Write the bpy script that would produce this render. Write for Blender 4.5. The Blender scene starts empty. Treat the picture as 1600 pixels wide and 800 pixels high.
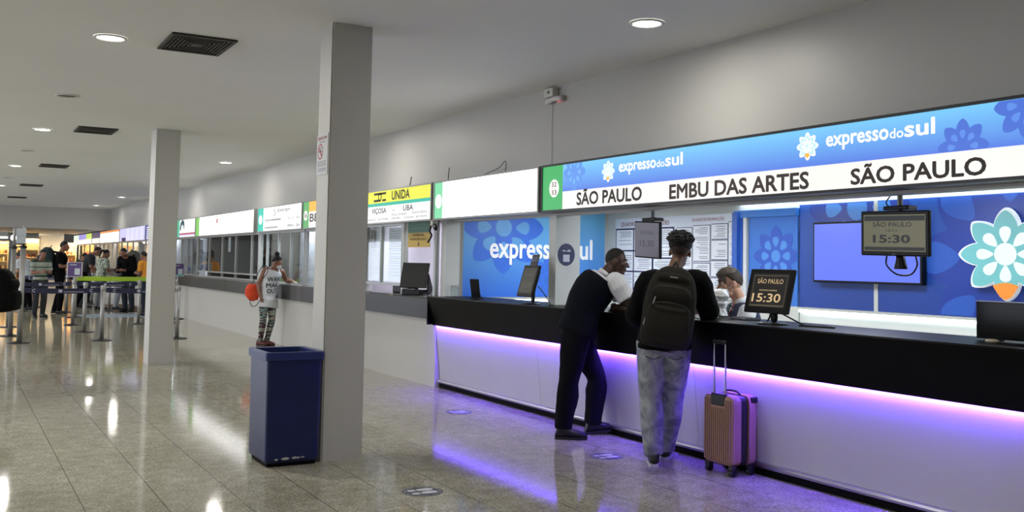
import bpy, bmesh, math, random
from mathutils import Vector, Matrix, noise
from mathutils.geometry import tessellate_polygon
random.seed(7)
PI = math.pi
scene = bpy.context.scene
COL = scene.collection

# ------------------------------------------------------------------ camera, world, exposure
yaw, pit, rol = math.radians(30.0755), math.radians(3.0375), math.radians(1.0539)
fwd = Vector((math.sin(yaw)*math.cos(pit), math.cos(yaw)*math.cos(pit), math.sin(pit)))
r0 = Vector((math.cos(yaw), -math.sin(yaw), 0)); u0 = r0.cross(fwd)
rt = math.cos(rol)*r0 + math.sin(rol)*u0; up = -math.sin(rol)*r0 + math.cos(rol)*u0
cd = bpy.data.cameras.new('camera'); cam = bpy.data.objects.new('camera', cd); COL.objects.link(cam)
M = Matrix.Identity(4)
for i in range(3):
    M[i][0], M[i][1], M[i][2] = rt[i], up[i], -fwd[i]
M[2][3] = 1.52
cam.matrix_world = M
cd.sensor_width = 36; cd.lens = 1510.576/1600*36; cd.shift_y = -(400-332.67)/1600
cd.clip_start = 0.05; cd.clip_end = 300
scene.camera = cam

w = bpy.data.worlds.new('world'); scene.world = w; w.use_nodes = True
w.node_tree.nodes['Background'].inputs[0].default_value = (.55, .6, .7, 1)
w.node_tree.nodes['Background'].inputs[1].default_value = 0.15
vs = scene.view_settings
vs.view_transform = 'Standard'; vs.look = 'None'; vs.gamma = 1; vs.use_curve_mapping = False
vs.exposure = 0.0
LAMP_W = 40.0          # each ceiling downlight
BOOTH_W = 20.0         # ticket booth ceiling lamps

# ------------------------------------------------------------------ helpers
def lin(c):
    c = c/255.0
    return c/12.92 if c <= .04045 else ((c+.055)/1.055)**2.4
def rgb(r, g, b): return (lin(r), lin(g), lin(b), 1)

MATS = {}
def mat(name, col, rough=.5, metal=0., emit=0., var=.06, nscale=8., bump=0., spec=.5, ecol=None):
    if name in MATS: return MATS[name]
    m = bpy.data.materials.new(name); m.use_nodes = True
    nt = m.node_tree; b = nt.nodes['Principled BSDF']
    b.inputs['Roughness'].default_value = rough; b.inputs['Metallic'].default_value = metal
    b.inputs['Specular IOR Level'].default_value = spec
    tc = nt.nodes.new('ShaderNodeTexCoord')
    n = nt.nodes.new('ShaderNodeTexNoise'); n.inputs['Scale'].default_value = nscale; n.inputs['Detail'].default_value = 4
    nt.links.new(tc.outputs['Object'], n.inputs['Vector'])
    mx = nt.nodes.new('ShaderNodeMix'); mx.data_type = 'RGBA'
    c = rgb(*col)
    mx.inputs['A'].default_value = tuple(max(0, x*(1-var)) for x in c[:3]) + (1,)
    mx.inputs['B'].default_value = tuple(min(1, x*(1+var)) for x in c[:3]) + (1,)
    nt.links.new(n.outputs['Fac'], mx.inputs['Factor'])
    nt.links.new(mx.outputs['Result'], b.inputs['Base Color'])
    if emit:
        b.inputs['Emission Color'].default_value = rgb(*(ecol or col)); b.inputs['Emission Strength'].default_value = emit
        if not ecol:
            nt.links.new(mx.outputs['Result'], b.inputs['Emission Color'])
    if bump:
        bp = nt.nodes.new('ShaderNodeBump'); bp.inputs['Strength'].default_value = bump; bp.inputs['Distance'].default_value = .01
        nt.links.new(n.outputs['Fac'], bp.inputs['Height']); nt.links.new(bp.outputs['Normal'], b.inputs['Normal'])
    MATS[name] = m
    return m

def emat(name, col, strength):      # a backlit face or a screen: gives off light
    if name in MATS: return MATS[name]
    m = mat(name, (20, 20, 20), .35, 0, strength, ecol=col)
    return m

def grad_mat(name, c0, c1, z0, z1, strength=0., rough=.4, axis='Z'):   # printed vertical colour blend
    if name in MATS: return MATS[name]
    m = bpy.data.materials.new(name); m.use_nodes = True
    nt = m.node_tree; b = nt.nodes['Principled BSDF']; b.inputs['Roughness'].default_value = rough
    tc = nt.nodes.new('ShaderNodeTexCoord'); sp = nt.nodes.new('ShaderNodeSeparateXYZ')
    nt.links.new(tc.outputs['Object'], sp.inputs[0])
    mr = nt.nodes.new('ShaderNodeMapRange'); mr.inputs['From Min'].default_value = z0; mr.inputs['From Max'].default_value = z1
    nt.links.new(sp.outputs[axis], mr.inputs['Value'])
    mx = nt.nodes.new('ShaderNodeMix'); mx.data_type = 'RGBA'
    mx.inputs['A'].default_value = rgb(*c0); mx.inputs['B'].default_value = rgb(*c1)
    nt.links.new(mr.outputs['Result'], mx.inputs['Factor'])
    if strength:
        b.inputs['Base Color'].default_value = (.02, .02, .02, 1)
        nt.links.new(mx.outputs['Result'], b.inputs['Emission Color']); b.inputs['Emission Strength'].default_value = strength
    else:
        nt.links.new(mx.outputs['Result'], b.inputs['Base Color'])
    MATS[name] = m
    return m

def glass_mat():
    if 'glass' in MATS: return MATS['glass']
    m = bpy.data.materials.new('glass'); m.use_nodes = True; nt = m.node_tree; nt.nodes.clear()
    o = nt.nodes.new('ShaderNodeOutputMaterial'); mx = nt.nodes.new('ShaderNodeMixShader')
    t = nt.nodes.new('ShaderNodeBsdfTransparent'); g = nt.nodes.new('ShaderNodeBsdfGlossy')
    t.inputs[0].default_value = (.9, .93, .93, 1); g.inputs['Roughness'].default_value = .03
    ge = nt.nodes.new('ShaderNodeNewGeometry'); dt = nt.nodes.new('ShaderNodeVectorMath'); dt.operation = 'DOT_PRODUCT'
    nt.links.new(ge.outputs['Incoming'], dt.inputs[0]); nt.links.new(ge.outputs['Normal'], dt.inputs[1])
    def mth(op, a_, b_=None):
        n = nt.nodes.new('ShaderNodeMath'); n.operation = op
        for i, v in enumerate((a_, b_)):
            if v is None: continue
            if isinstance(v, (int, float)): n.inputs[i].default_value = v
            else: nt.links.new(v, n.inputs[i])
        return n.outputs[0]
    c = mth('SUBTRACT', 1., mth('ABSOLUTE', dt.outputs['Value'])); R_ = mth('ADD', mth('MULTIPLY', mth('POWER', c, 5.), .9), .035)
    nt.links.new(R_, mx.inputs[0]); nt.links.new(t.outputs[0], mx.inputs[1]); nt.links.new(g.outputs[0], mx.inputs[2])
    nt.links.new(mx.outputs[0], o.inputs[0]); MATS['glass'] = m
    return m

def obj(name, bm, m, parent=None, smooth=False, loc=None):
    me = bpy.data.meshes.new(name)
    bmesh.ops.recalc_face_normals(bm, faces=bm.faces)
    bm.to_mesh(me); bm.free()
    for x in (m if isinstance(m, (list, tuple)) else [m]): me.materials.append(x)
    if smooth:
        me.polygons.foreach_set('use_smooth', [True]*len(me.polygons))
    o = bpy.data.objects.new(name, me); COL.objects.link(o)
    if parent: o.parent = parent
    if loc is not None: o.location = loc
    return o
def tag(o, label, cat, group=None, kind=None):
    o['label'] = label; o['category'] = cat
    if group: o['group'] = group
    if kind: o['kind'] = kind
    return o
def thing(name, label, cat, loc=(0, 0, 0), rz=0., group=None):
    o = bpy.data.objects.new(name, None); COL.objects.link(o); o.location = loc; o.rotation_euler = (0, 0, rz)
    o.empty_display_size = .1
    return tag(o, label, cat, group)
def struct(name, bm, m, smooth=False):
    o = obj(name, bm, m, None, smooth); o['kind'] = 'structure'; return o
def dup(root, loc, rz=None, label=None):
    r = root.copy(); COL.objects.link(r); r.location = loc
    if rz is not None: r.rotation_euler = (0, 0, rz)
    if label: r['label'] = label
    for ch in list(root.children):
        c = ch.copy(); COL.objects.link(c); c.parent = r
        for g in list(ch.children):
            d = g.copy(); COL.objects.link(d); d.parent = c
    return r

def B(): return bmesh.new()
def box(bm, x0, x1, y0, y1, z0, z1, mi=0):
    vs_ = [bm.verts.new((x, y, z)) for x in (x0, x1) for y in (y0, y1) for z in (z0, z1)]
    for q in ((0, 1, 3, 2), (4, 6, 7, 5), (0, 4, 5, 1), (2, 3, 7, 6), (0, 2, 6, 4), (1, 5, 7, 3)):
        f = bm.faces.new([vs_[i] for i in q]); f.material_index = mi
    return vs_
def rbox(bm, x0, x1, y0, y1, z0, z1, r=.01, seg=2, mi=0, Mx=None):
    t = bmesh.new(); box(t, x0, x1, y0, y1, z0, z1)
    bmesh.ops.recalc_face_normals(t, faces=t.faces)
    bmesh.ops.bevel(t, geom=t.edges[:], offset=r, segments=seg, affect='EDGES', profile=.5)
    merge(bm, t, Mx, mi)
def merge(bm, t, Mx=None, mi=0):
    mp = {}
    for v in t.verts: mp[v] = bm.verts.new(Mx @ v.co if Mx else v.co)
    for f in t.faces:
        try:
            nf = bm.faces.new([mp[v] for v in f.verts]); nf.material_index = mi; nf.smooth = f.smooth
        except ValueError: pass
    t.free()
def rings(bm, rs, n=16, mi=0, ex=2.0, cap=True):
    """rs: (centre, u, v, ru, rv): a closed loft through ellipses"""
    L = []
    for c, u, v, a, b in rs:
        row = []
        for k in range(n):
            t = 2*PI*k/n; ct, st = math.cos(t), math.sin(t)
            if ex != 2.0:
                ct = math.copysign(abs(ct)**(2/ex), ct); st = math.copysign(abs(st)**(2/ex), st)
            row.append(bm.verts.new(c + u*(a*ct) + v*(b*st)))
        L.append(row)
    for i in range(len(L)-1):
        for k in range(n):
            f = bm.faces.new((L[i][k], L[i][(k+1) % n], L[i+1][(k+1) % n], L[i+1][k])); f.material_index = mi
    if cap:
        for row, rev in ((L[0], True), (L[-1], False)):
            f = bm.faces.new(list(reversed(row)) if rev else row); f.material_index = mi
    return L
def frame(d, hint=None):
    d = d.normalized()
    h = hint or (Vector((0, 0, 1)) if abs(d.z) < .9 else Vector((1, 0, 0)))
    u = h.cross(d)
    if u.length < 1e-4: u = Vector((0, 1, 0)).cross(d)
    u.normalize()
    return u, d.cross(u).normalized()
def cr(pts, k=4):
    """Catmull-Rom through tuples of Vectors / floats"""
    P = [pts[0]] + list(pts) + [pts[-1]]; out = []
    for i in range(1, len(P)-2):
        for j in range(k):
            t = j/k
            out.append(.5*((2*P[i]) + (P[i+1]-P[i-1])*t + (2*P[i-1]-5*P[i]+4*P[i+1]-P[i+2])*t*t + (3*P[i]-P[i-1]-3*P[i+1]+P[i+2])*t**3))
    out.append(P[-2]); return out
def tube(bm, pts, rad, n=10, smooth_k=0, round_ends=True, mi=0, flat=1.0, hint=None):
    pts = [Vector(p) for p in pts]
    rad = [rad]*len(pts) if isinstance(rad, (int, float)) else list(rad)
    if smooth_k: pts, rad = cr(pts, smooth_k), cr(rad, smooth_k)
    rs = []; u = None
    for i, p in enumerate(pts):
        d = (pts[min(i+1, len(pts)-1)] - pts[max(i-1, 0)])
        if d.length < 1e-9: d = Vector((0, 0, 1))
        d.normalize()
        if u is None: u, v = frame(d, hint)
        else:
            u = u - d*u.dot(d); u.normalize(); v = d.cross(u)
        if i == 0: d0 = d
        rs.append((p, u.copy(), v.copy(), rad[i], rad[i]*flat))
    if round_ends:
        a = [(rs[0][0]-d0*rs[0][3]*s, rs[0][1], rs[0][2], rs[0][3]*c, rs[0][4]*c) for s, c in ((.97, .2), (.75, .66), (.4, .92))]
        b = [(rs[-1][0]+d*rs[-1][3]*s, rs[-1][1], rs[-1][2], rs[-1][3]*c, rs[-1][4]*c) for s, c in ((.4, .92), (.75, .66), (.97, .2))]
        rs = a + rs + b
    rings(bm, rs, n, mi)
def ball(bm, c, rx, ry=None, rz=None, X=None, Y=None, Z=None, n=16, m=10, mi=0, fn=None):
    ry = ry or rx; rz = rz or rx
    X = X or Vector((1, 0, 0)); Y = Y or Vector((0, 1, 0)); Z = Z or Vector((0, 0, 1)); c = Vector(c)
    rows = []
    for i in range(1, m):
        ph = PI*i/m; row = []
        for k in range(n):
            t = 2*PI*k/n; d = Vector((math.sin(ph)*math.cos(t), math.sin(ph)*math.sin(t), math.cos(ph)))
            s = fn(d) if fn else 1.
            row.append(bm.verts.new(c + (X*d.x*rx + Y*d.y*ry + Z*d.z*rz)*s))
        rows.append(row)
    st = fn(Vector((0, 0, 1))) if fn else 1.; sb = fn(Vector((0, 0, -1))) if fn else 1.
    T = bm.verts.new(c + Z*rz*st); Bo = bm.verts.new(c - Z*rz*sb)
    for k in range(n):
        bm.faces.new((T, rows[0][k], rows[0][(k+1) % n])).material_index = mi
        bm.faces.new((Bo, rows[-1][(k+1) % n], rows[-1][k])).material_index = mi
        for i in range(len(rows)-1):
            bm.faces.new((rows[i][k], rows[i+1][k], rows[i+1][(k+1) % n], rows[i][(k+1) % n])).material_index = mi
def lathe(bm, prof, n=24, c=(0, 0, 0), mi=0):
    c = Vector(c)
    rings(bm, [(c + Vector((0, 0, z)), Vector((1, 0, 0)), Vector((0, 1, 0)), max(r, 1e-4), max(r, 1e-4)) for r, z in prof], n, mi)
def plate(bm, pts, o, U, V, th=.002, mi=0):
    """flat outline (2D list) extruded by th along U x V"""
    o, U, V = Vector(o), Vector(U), Vector(V); N = U.cross(V).normalized()
    a = [bm.verts.new(o + U*x + V*y) for x, y in pts]; b = [bm.verts.new(v.co + N*th) for v in a]
    tri = tessellate_polygon([[Vector((x, y, 0)) for x, y in pts]])
    for t in tri:
        bm.faces.new([b[i] for i in t]).material_index = mi
        bm.faces.new([a[i] for i in reversed(t)]).material_index = mi
    n = len(pts)
    for i in range(n):
        bm.faces.new((a[i], a[(i+1) % n], b[(i+1) % n], b[i])).material_index = mi
def clip(pts, x0, x1, y0, y1):
    for ax, val, sg in ((0, x0, 1), (0, x1, -1), (1, y0, 1), (1, y1, -1)):
        out = []
        for i in range(len(pts)):
            p, q = pts[i-1], pts[i]
            ip, iq = (p[ax]-val)*sg >= 0, (q[ax]-val)*sg >= 0
            if ip != iq:
                t = (val-p[ax])/(q[ax]-p[ax]); out.append((p[0]+(q[0]-p[0])*t, p[1]+(q[1]-p[1])*t))
            if iq: out.append(q)
        pts = out
        if len(pts) < 3: return []
    cl = []
    for p in pts:
        if not cl or (abs(p[0]-cl[-1][0]) + abs(p[1]-cl[-1][1])) > 1e-4: cl.append(p)
    return cl
_cap = [None]
def text_bm(s, o, U, V, th=.002, fat=0., bm=None, fit=True):
    """lettering: baseline from o along U (full width), cap height = |V|"""
    def mk(t):
        cu = bpy.data.curves.new('t', 'FONT'); cu.body = t; cu.resolution_u = 3
        ob = bpy.data.objects.new('t', cu); COL.objects.link(ob)
        dg = bpy.context.evaluated_depsgraph_get(); dg.update()
        me = bpy.data.meshes.new_from_object(ob.evaluated_get(dg))
        bpy.data.objects.remove(ob); bpy.data.curves.remove(cu)
        return me
    if _cap[0] is None:
        h = mk('H'); _cap[0] = max(v.co.y for v in h.vertices); bpy.data.meshes.remove(h)
    me = mk(s); xs = [v.co.x for v in me.vertices]; x0, x1 = min(xs), max(xs)
    o, U, V = Vector(o), Vector(U), Vector(V); N = U.cross(V).normalized()
    bm = bm or B()
    offs = [(0, 0)] if fat <= 0 else [(fat*math.cos(q*PI/4), fat*math.sin(q*PI/4)) for q in range(8)]     # heavier strokes
    for k, (ox, oy) in enumerate(offs):
        a = [bm.verts.new(o + U*((v.co.x+ox-x0)/(x1-x0)) + V*((v.co.y+oy)/_cap[0]) + N*(th+k*1e-5)) for v in me.vertices]
        for p in me.polygons:
            try: bm.faces.new([a[i] for i in p.vertices])
            except ValueError: pass
    bpy.data.meshes.remove(me)
    return bm
def textx(name, s, x, yl, yr, z0, cap, m, parent=None, fat=0.008, th=.002):
    return obj(name, text_bm(s, (x, yl, z0), (0, yr-yl, 0), (0, 0, cap), th, fat), m, parent)
def remesh(name, bm, voxel, m, parent=None, sm=3, fn=None):
    bmesh.ops.recalc_face_normals(bm, faces=bm.faces)
    me = bpy.data.meshes.new(name); bm.to_mesh(me); bm.free()
    o = bpy.data.objects.new('tmp', me); COL.objects.link(o)
    r = o.modifiers.new('r', 'REMESH'); r.mode = 'VOXEL'; r.voxel_size = voxel; r.use_smooth_shade = True
    if sm:
        s = o.modifiers.new('s', 'SMOOTH'); s.factor = .5; s.iterations = sm
    dg = bpy.context.evaluated_depsgraph_get(); dg.update()
    out = bpy.data.meshes.new_from_object(o.evaluated_get(dg)); out.name = name
    bpy.data.objects.remove(o); bpy.data.meshes.remove(me)
    out.materials.clear()
    for x in (m if isinstance(m, (list, tuple)) else [m]): out.materials.append(x)
    if fn:
        out.calc_loop_triangles()
        ns = [v.normal.copy() for v in out.vertices]
        for v, n in zip(out.vertices, ns): v.co += n*fn(v.co)
    out.polygons.foreach_set('use_smooth', [True]*len(out.polygons))
    ob = bpy.data.objects.new(name, out); COL.objects.link(ob)
    if parent: ob.parent = parent
    return ob
def star_pts(R, rin, n=8, steps=10, p=1.6, rot=0.):
    out = []
    for k in range(n):
        for j in range(steps):
            u = -1 + 2*j/steps; r = rin + (R-rin)*(1-abs(u)**p)
            t = PI/2 + rot + 2*PI*k/n + u*PI/n
            out.append((r*math.cos(t), r*math.sin(t)))
    return out
def drop_pts(r0_, r1_, wd, ang, steps=14):
    """a leaf or drop pointing at the centre, lying between radius r0_ and r1_"""
    out = []
    for k in range(steps):
        t = 2*PI*k/steps; a = (r0_+r1_)/2 + (r1_-r0_)/2*math.cos(t)
        b = wd*math.sin(t)*(0.75+.35*math.cos(t))
        out.append((a*math.cos(ang)-b*math.sin(ang), a*math.sin(ang)+b*math.cos(ang)))
    return out

WHITE = mat('white_paint', (206, 206, 200), .55, var=.03, nscale=2)

# ------------------------------------------------------------------ the hall
CEIL = 3.37; WX = 5.38; FAR = 40.6
def floor_mat():
    m = bpy.data.materials.new('granite_floor'); m.use_nodes = True; nt = m.node_tree; N = nt.nodes.new; L = nt.links.new
    b = nt.nodes['Principled BSDF']; tc = N('ShaderNodeTexCoord')
    def noise_(s, d=4, r=.6):
        n = N('ShaderNodeTexNoise'); n.inputs['Scale'].default_value = s; n.inputs['Detail'].default_value = d; n.inputs['Roughness'].default_value = r
        L(tc.outputs['Object'], n.inputs['Vector']); return n
    big, mid, fine = noise_(.8, 3), noise_(9, 6, .7), noise_(55, 5, .75)
    def ramp(src, a, b_, ca, cb):
        r = N('ShaderNodeValToRGB'); r.color_ramp.elements[0].position = a; r.color_ramp.elements[1].position = b_
        r.color_ramp.elements[0].color = ca; r.color_ramp.elements[1].color = cb; L(src, r.inputs[0]); return r
    base = ramp(fine.outputs['Fac'], .36, .62, rgb(140, 137, 126), rgb(222, 219, 206))
    r2 = ramp(mid.outputs['Fac'], .3, .7, rgb(200, 196, 186), rgb(255, 255, 250))
    r3 = ramp(big.outputs['Fac'], .3, .7, rgb(222, 220, 212), rgb(255, 255, 255))
    def mul(a, b_):
        x = N('ShaderNodeMix'); x.data_type = 'RGBA'; x.blend_type = 'MULTIPLY'; x.inputs['Factor'].default_value = 1
        L(a, x.inputs['A']); L(b_, x.inputs['B']); return x.outputs['Result']
    c = mul(mul(base.outputs[0], r2.outputs[0]), r3.outputs[0])
    # joints every 0.446 m across the hall, every 1.8 m along it
    sp = N('ShaderNodeSeparateXYZ'); L(tc.outputs['Object'], sp.inputs[0])
    def joint(out, off, step, half):
        a = N('ShaderNodeMath'); a.operation = 'ADD'; a.inputs[1].default_value = -off + 100*step; L(out, a.inputs[0])
        d = N('ShaderNodeMath'); d.operation = 'DIVIDE'; d.inputs[1].default_value = step; L(a.outputs[0], d.inputs[0])
        f = N('ShaderNodeMath'); f.operation = 'FRACT'; L(d.outputs[0], f.inputs[0])
        s = N('ShaderNodeMath'); s.operation = 'SUBTRACT'; s.inputs[1].default_value = .5; L(f.outputs[0], s.inputs[0])
        ab = N('ShaderNodeMath'); ab.operation = 'ABSOLUTE'; L(s.outputs[0], ab.inputs[0])
        g = N('ShaderNodeMath'); g.operation = 'GREATER_THAN'; g.inputs[1].default_value = .5-half/step; L(ab.outputs[0], g.inputs[0]); return g.outputs[0]
    jx = joint(sp.outputs['X'], .76, .446, .0026)
    mx = N('ShaderNodeMix'); mx.data_type = 'RGBA'; mx.inputs['B'].default_value = rgb(62, 60, 54)
    L(jx, mx.inputs['Factor']); L(c, mx.inputs['A'])
    L(mx.outputs['Result'], b.inputs['Base Color'])
    rr = N('ShaderNodeMapRange'); rr.inputs['To Min'].default_value = .03; rr.inputs['To Max'].default_value = .10; b.inputs['IOR'].default_value = 1.27; L(mid.outputs['Fac'], rr.inputs['Value'])
    L(rr.outputs[0], b.inputs['Roughness'])
    bp = N('ShaderNodeBump'); bp.inputs['Strength'].default_value = .04; bp.inputs['Distance'].default_value = .01
    L(mid.outputs['Fac'], bp.inputs['Height']); L(bp.outputs['Normal'], b.inputs['Normal'])
    return m
bm = B(); box(bm, -9, 9, -5, 58, -.1, 0); struct('floor', bm, floor_mat())
CEILM = mat('ceiling_paint', (234, 235, 232), .7, var=.05, nscale=.7)
WALLM = mat('wall_paint', (178, 177, 172), .45, var=.04, nscale=1.2)
bm = B(); box(bm, -9, 9, -5, FAR, CEIL, CEIL+.2); struct('ceiling', bm, CEILM)
bm = B(); box(bm, WX, WX+.15, -5, 58, 2.03, CEIL); struct('wall_right', bm, WALLM)
bm = B(); box(bm, -9.15, -9, -5, 58, 0, CEIL); struct('wall_left', bm, WALLM)
SIDE_FILL = emat('window_day', (228, 234, 252), 4.8)      # unseen glowing panels added along the left wall to light the hall
for k in range(2, 9):
    bm = B(); box(bm, -8.998, -8.98, -4+k*6, 1.4+k*6, .5, 2.9); struct('window_%d' % (k-1), bm, SIDE_FILL)
bm = B(); box(bm, -9, 9, -5.15, -5, 0, CEIL); struct('wall_back', bm, WALLM)
bm = B(); box(bm, -9, WX, FAR, 58, 2.56, CEIL+.2); struct('wall_front', bm, WALLM)          # lowered ceiling at the end of the hall
bm = B(); box(bm, -9, 9, 54, 54.2, 0, 2.6); struct('trim_1', bm, WHITE)
bm = B(); box(bm, 3.55, 4.62, 50.3, 50.9, 0, 2.56); struct('trim_2', bm, WHITE)
bm = B(); box(bm, WX+.15, 9, -5, 58, 2.30, 2.36); struct('trim_3', bm, WHITE)               # ceiling over the booths
bm = B(); box(bm, 8.4, 8.5, 10.9, 58, 0, 2.3); struct('wall_booths', bm, mat('booth_wall', (200, 198, 205), .6))

for k, (y0, y1) in enumerate(((7.11, 7.40), (14.49, 14.92))):
    bm = B()
    t = B(); box(t, 2.486, 2.818, y0, y1, 0, CEIL)
    es = [e for e in t.edges if abs(e.verts[0].co.z-e.verts[1].co.z) > 1]
    bmesh.ops.bevel(t, geom=es, offset=.012, segments=2, affect='EDGES'); merge(bm, t)
    o = obj('column', bm, mat('column_paint', (190, 189, 182), .5, var=.03, nscale=3)); o['kind'] = 'structure'

# ceiling lamps, on and off, and air vents
RING = mat('lamp_ring', (225, 225, 222), .4); LENS = emat('lamp_lens', (255, 250, 238), 14); DEAD = mat('dead_lens', (70, 70, 68), .3)
def downlight(x, y, on, label, group):
    t = thing('ceiling_downlight', label, 'ceiling light', (x, y, CEIL), 0, group)
    bm = B()
    rs = [(.135, -.002), (.132, -.012), (.112, -.014), (.105, -.004)]
    n = 28; rows = [[bm.verts.new((r*math.cos(2*PI*k/n), r*math.sin(2*PI*k/n), z)) for k in range(n)] for r, z in rs]
    for i in range(3):
        for k in range(n): bm.faces.new((rows[i][k], rows[i][(k+1) % n], rows[i+1][(k+1) % n], rows[i+1][k]))
    obj('trim_ring', bm, RING, t, True)
    bm = B(); lathe(bm, [(.001, -.0085), (.07, -.0085), (.108, -.005), (.108, -.002), (.001, -.002)], 28)
    obj('lens', bm, LENS if on else DEAD, t)
    if on: lamp_light(t, .2, LAMP_W*(.5 if abs(x-4.5) < .1 else 1.15), (1, .96, .89))
    return t
def lamp_light(t, size, watts, col, z=-.03, sy=None):
    ld = bpy.data.lights.new('lamp', 'AREA'); ld.shape = 'DISK' if not sy else 'RECTANGLE'; ld.size = size
    if sy: ld.size_y = sy
    ld.energy = watts; ld.color = col
    lo = bpy.data.objects.new('lamp_glow', ld); COL.objects.link(lo); lo.parent = t; lo.location = (0, 0, z)
    return lo
G1 = 'lit downlights of the left row'; G2 = 'lit downlights along the ticket wall'; G3 = 'unlit downlights'
for y, s in ((8.70, 'large lit round ceiling downlight beside the nearest air vent'), (15.66, 'second lit round downlight of the left ceiling row, level with the second air vent'),
             (22.45, 'third lit round downlight of the left ceiling row, level with the third air vent'), (29.14, 'small lit round downlight beside the fourth air vent'),
             (35.9, 'lit round downlight of the left row, beyond the frame edge near the lowered ceiling')):
    downlight(1.09, y, True, s, G1)
for y, s in ((5.78, 'large lit round ceiling downlight above the blue lit sign and wall alarm box'), (12.3, 'lit round downlight hidden behind the near square column'), (18.78, 'lit round ceiling downlight between the two square columns'),
             (25.3, 'lit round downlight hidden behind the far square column'), (31.88, 'lit round downlight left of the far square column, the nearer of two'), (37.84, 'lit round downlight in the corner before the lowered ceiling')):
    downlight(4.5, y, True, s, G2)
for y, s in ((12.16, 'dark unlit round downlight between the first and second lit ones'), (18.99, 'dark unlit round downlight between the second and third lit ones'), (25.9, 'dark unlit round downlight between the third and fourth lit ones')):
    downlight(1.09, y, False, s, G3)
for x, ys in ((-2.35, (1.8, 8.7, 15.66, 22.45, 29.1)), (-5.8, (1.8, 8.7, 15.66, 22.45, 29.1)), (1.09, (1.8,))):
    for y in ys: downlight(x, y, True, 'lit round ceiling downlight of the hall outside the frame', 'downlights outside the frame')

VENTM = mat('vent_metal', (60, 60, 58), .5, .4); VBACK = mat('vent_dark', (22, 22, 22), .8)
def vent(x, y, label):
    t = thing('ceiling_vent', label, 'air vent', (x, y, CEIL), 0, 'square ceiling air vents')
    h, k = .265, .345
    bm = B()
    for a in ((-h, h, -k, -k+.03), (-h, h, k-.03, k), (-h, -h+.03, -k+.03, k-.03), (h-.03, h, -k+.03, k-.03)): box(bm, a[0], a[1], a[2], a[3], -.018, -.001)
    obj('frame', bm, VENTM, t)
    bm = B(); box(bm, -h+.02, h-.02, -k+.02, k-.02, -.004, -.001); obj('backing', bm, VBACK, t)
    bm = B(); sl = []
    for q in range(4):                       # four fields of louvres running round a middle plate
        for j in range(6):
            d = 1-(j+.5)/7.5
            a, b_ = (h-.035)*d, (k-.035)*d
            if q == 0: p = ((-a, b_), (a, b_))
            elif q == 1: p = ((-a, -b_), (a, -b_))
            elif q == 2: p = ((-a, -b_), (-a, b_))
            else: p = ((a, -b_), (a, b_))
            (xa, ya), (xb, yb) = p; e = .007
            box(bm, min(xa, xb)-(e if q > 1 else 0), max(xa, xb)+(e if q > 1 else 0), min(ya, yb)-(e if q < 2 else 0), max(ya, yb)+(e if q < 2 else 0), -.014, -.005)
    obj('louvre', bm, VENTM, t)
    bm = B(); box(bm, -.045, .045, -.06, .06, -.016, -.005); obj('middle_plate', bm, VENTM, t)
for y, s in ((8.52, 'large dark louvred air vent nearest the camera, beside the near downlight'), (15.24, 'second dark air vent of the ceiling row'), (21.87, 'third dark air vent of the ceiling row'),
             (28.3, 'fourth dark air vent of the ceiling row'), (34.6, 'farthest dark air vent, close to the lowered ceiling')):
    vent(1.76, y, s)

# ------------------------------------------------------------------ the near ticket counter
BLACK = mat('black_laminate', (7, 7, 8), .42, var=.3, nscale=20, spec=.1); PANELW = mat('counter_panel', (196, 196, 194), .4, var=.03, nscale=3)
CHROME = mat('chrome', (190, 190, 195), .28, 1.0); DARK = mat('dark_plastic', (12, 12, 13), .4, spec=.25); KICK = mat('kick_black', (7, 7, 7), .7, spec=.1)
def prism_y(bm, prof, y0, y1, mi=0):
    plate(bm, [(p[0], p[1]) for p in prof], (0, y1, 0), (1, 0, 0), (0, 0, 1), y1-y0, mi)
CY0, CY1 = 3.16, 10.76
t = thing('ticket_counter', 'long black and white ticket counter lit by a violet strip under its black top', 'counter', (5.3, 7, 0))
def under(name, bm, m, parent, smooth=False):
    for v in bm.verts: v.co -= Vector(parent.location)
    return obj(name, bm, m, parent, smooth)
bm = B(); prism_y(bm, [(5.05, 1.10), (5.062, 1.11), (5.74, 1.11), (5.74, 1.075), (5.22, 1.075), (5.22, .766), (5.149, .766), (5.149, .757), (5.1395, .757)], CY0, CY1); under('counter_top', bm, BLACK, t)
ends = [10.74, 8.40, 6.0, CY0+.01]
for a, b_ in zip(ends[:-1], ends[1:]):
    bm = B(); prism_y(bm, [(5.172, .77), (5.25, .0975), (5.30, .0975), (5.23, .77)], b_+.002, a-.002); under('front_panel', bm, PANELW, t)
bm = B(); prism_y(bm, [(5.245, 0), (5.238, .06), (5.32, .06), (5.32, 0)], CY0, CY1); under('kick_board', bm, KICK, t)
bm = B(); prism_y(bm, [(5.212, .061), (5.207, .078), (5.213, .092), (5.226, .097), (5.27, .097), (5.27, .061)], CY0, CY1); under('foot_rail', bm, CHROME, t)
bm = B(); prism_y(bm, [(5.1505, .7615), (5.1505, .7655), (5.158, .7655), (5.158, .7615)], CY0+.02, CY1-.02); under('light_strip', bm, emat('violet_led', (104, 62, 255), 560), t)
bm = B(); box(bm, 5.06, 5.74, CY1-.012, CY1+.01, .766, 1.109); under('end_cap', bm, BLACK, t)
bm = B(); prism_y(bm, [(5.05, 1.11), (5.74, 1.11), (5.74, 0), (5.24, 0), (5.16, .7)], 2.6, CY0-.003); under('end_panel', bm, mat('end_panel', (34, 34, 33), .4), t)
bm = B(); box(bm, 5.70, 5.74, CY0, CY1, 0, 1.07); under('rear_panel', bm, WHITE, t)

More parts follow.
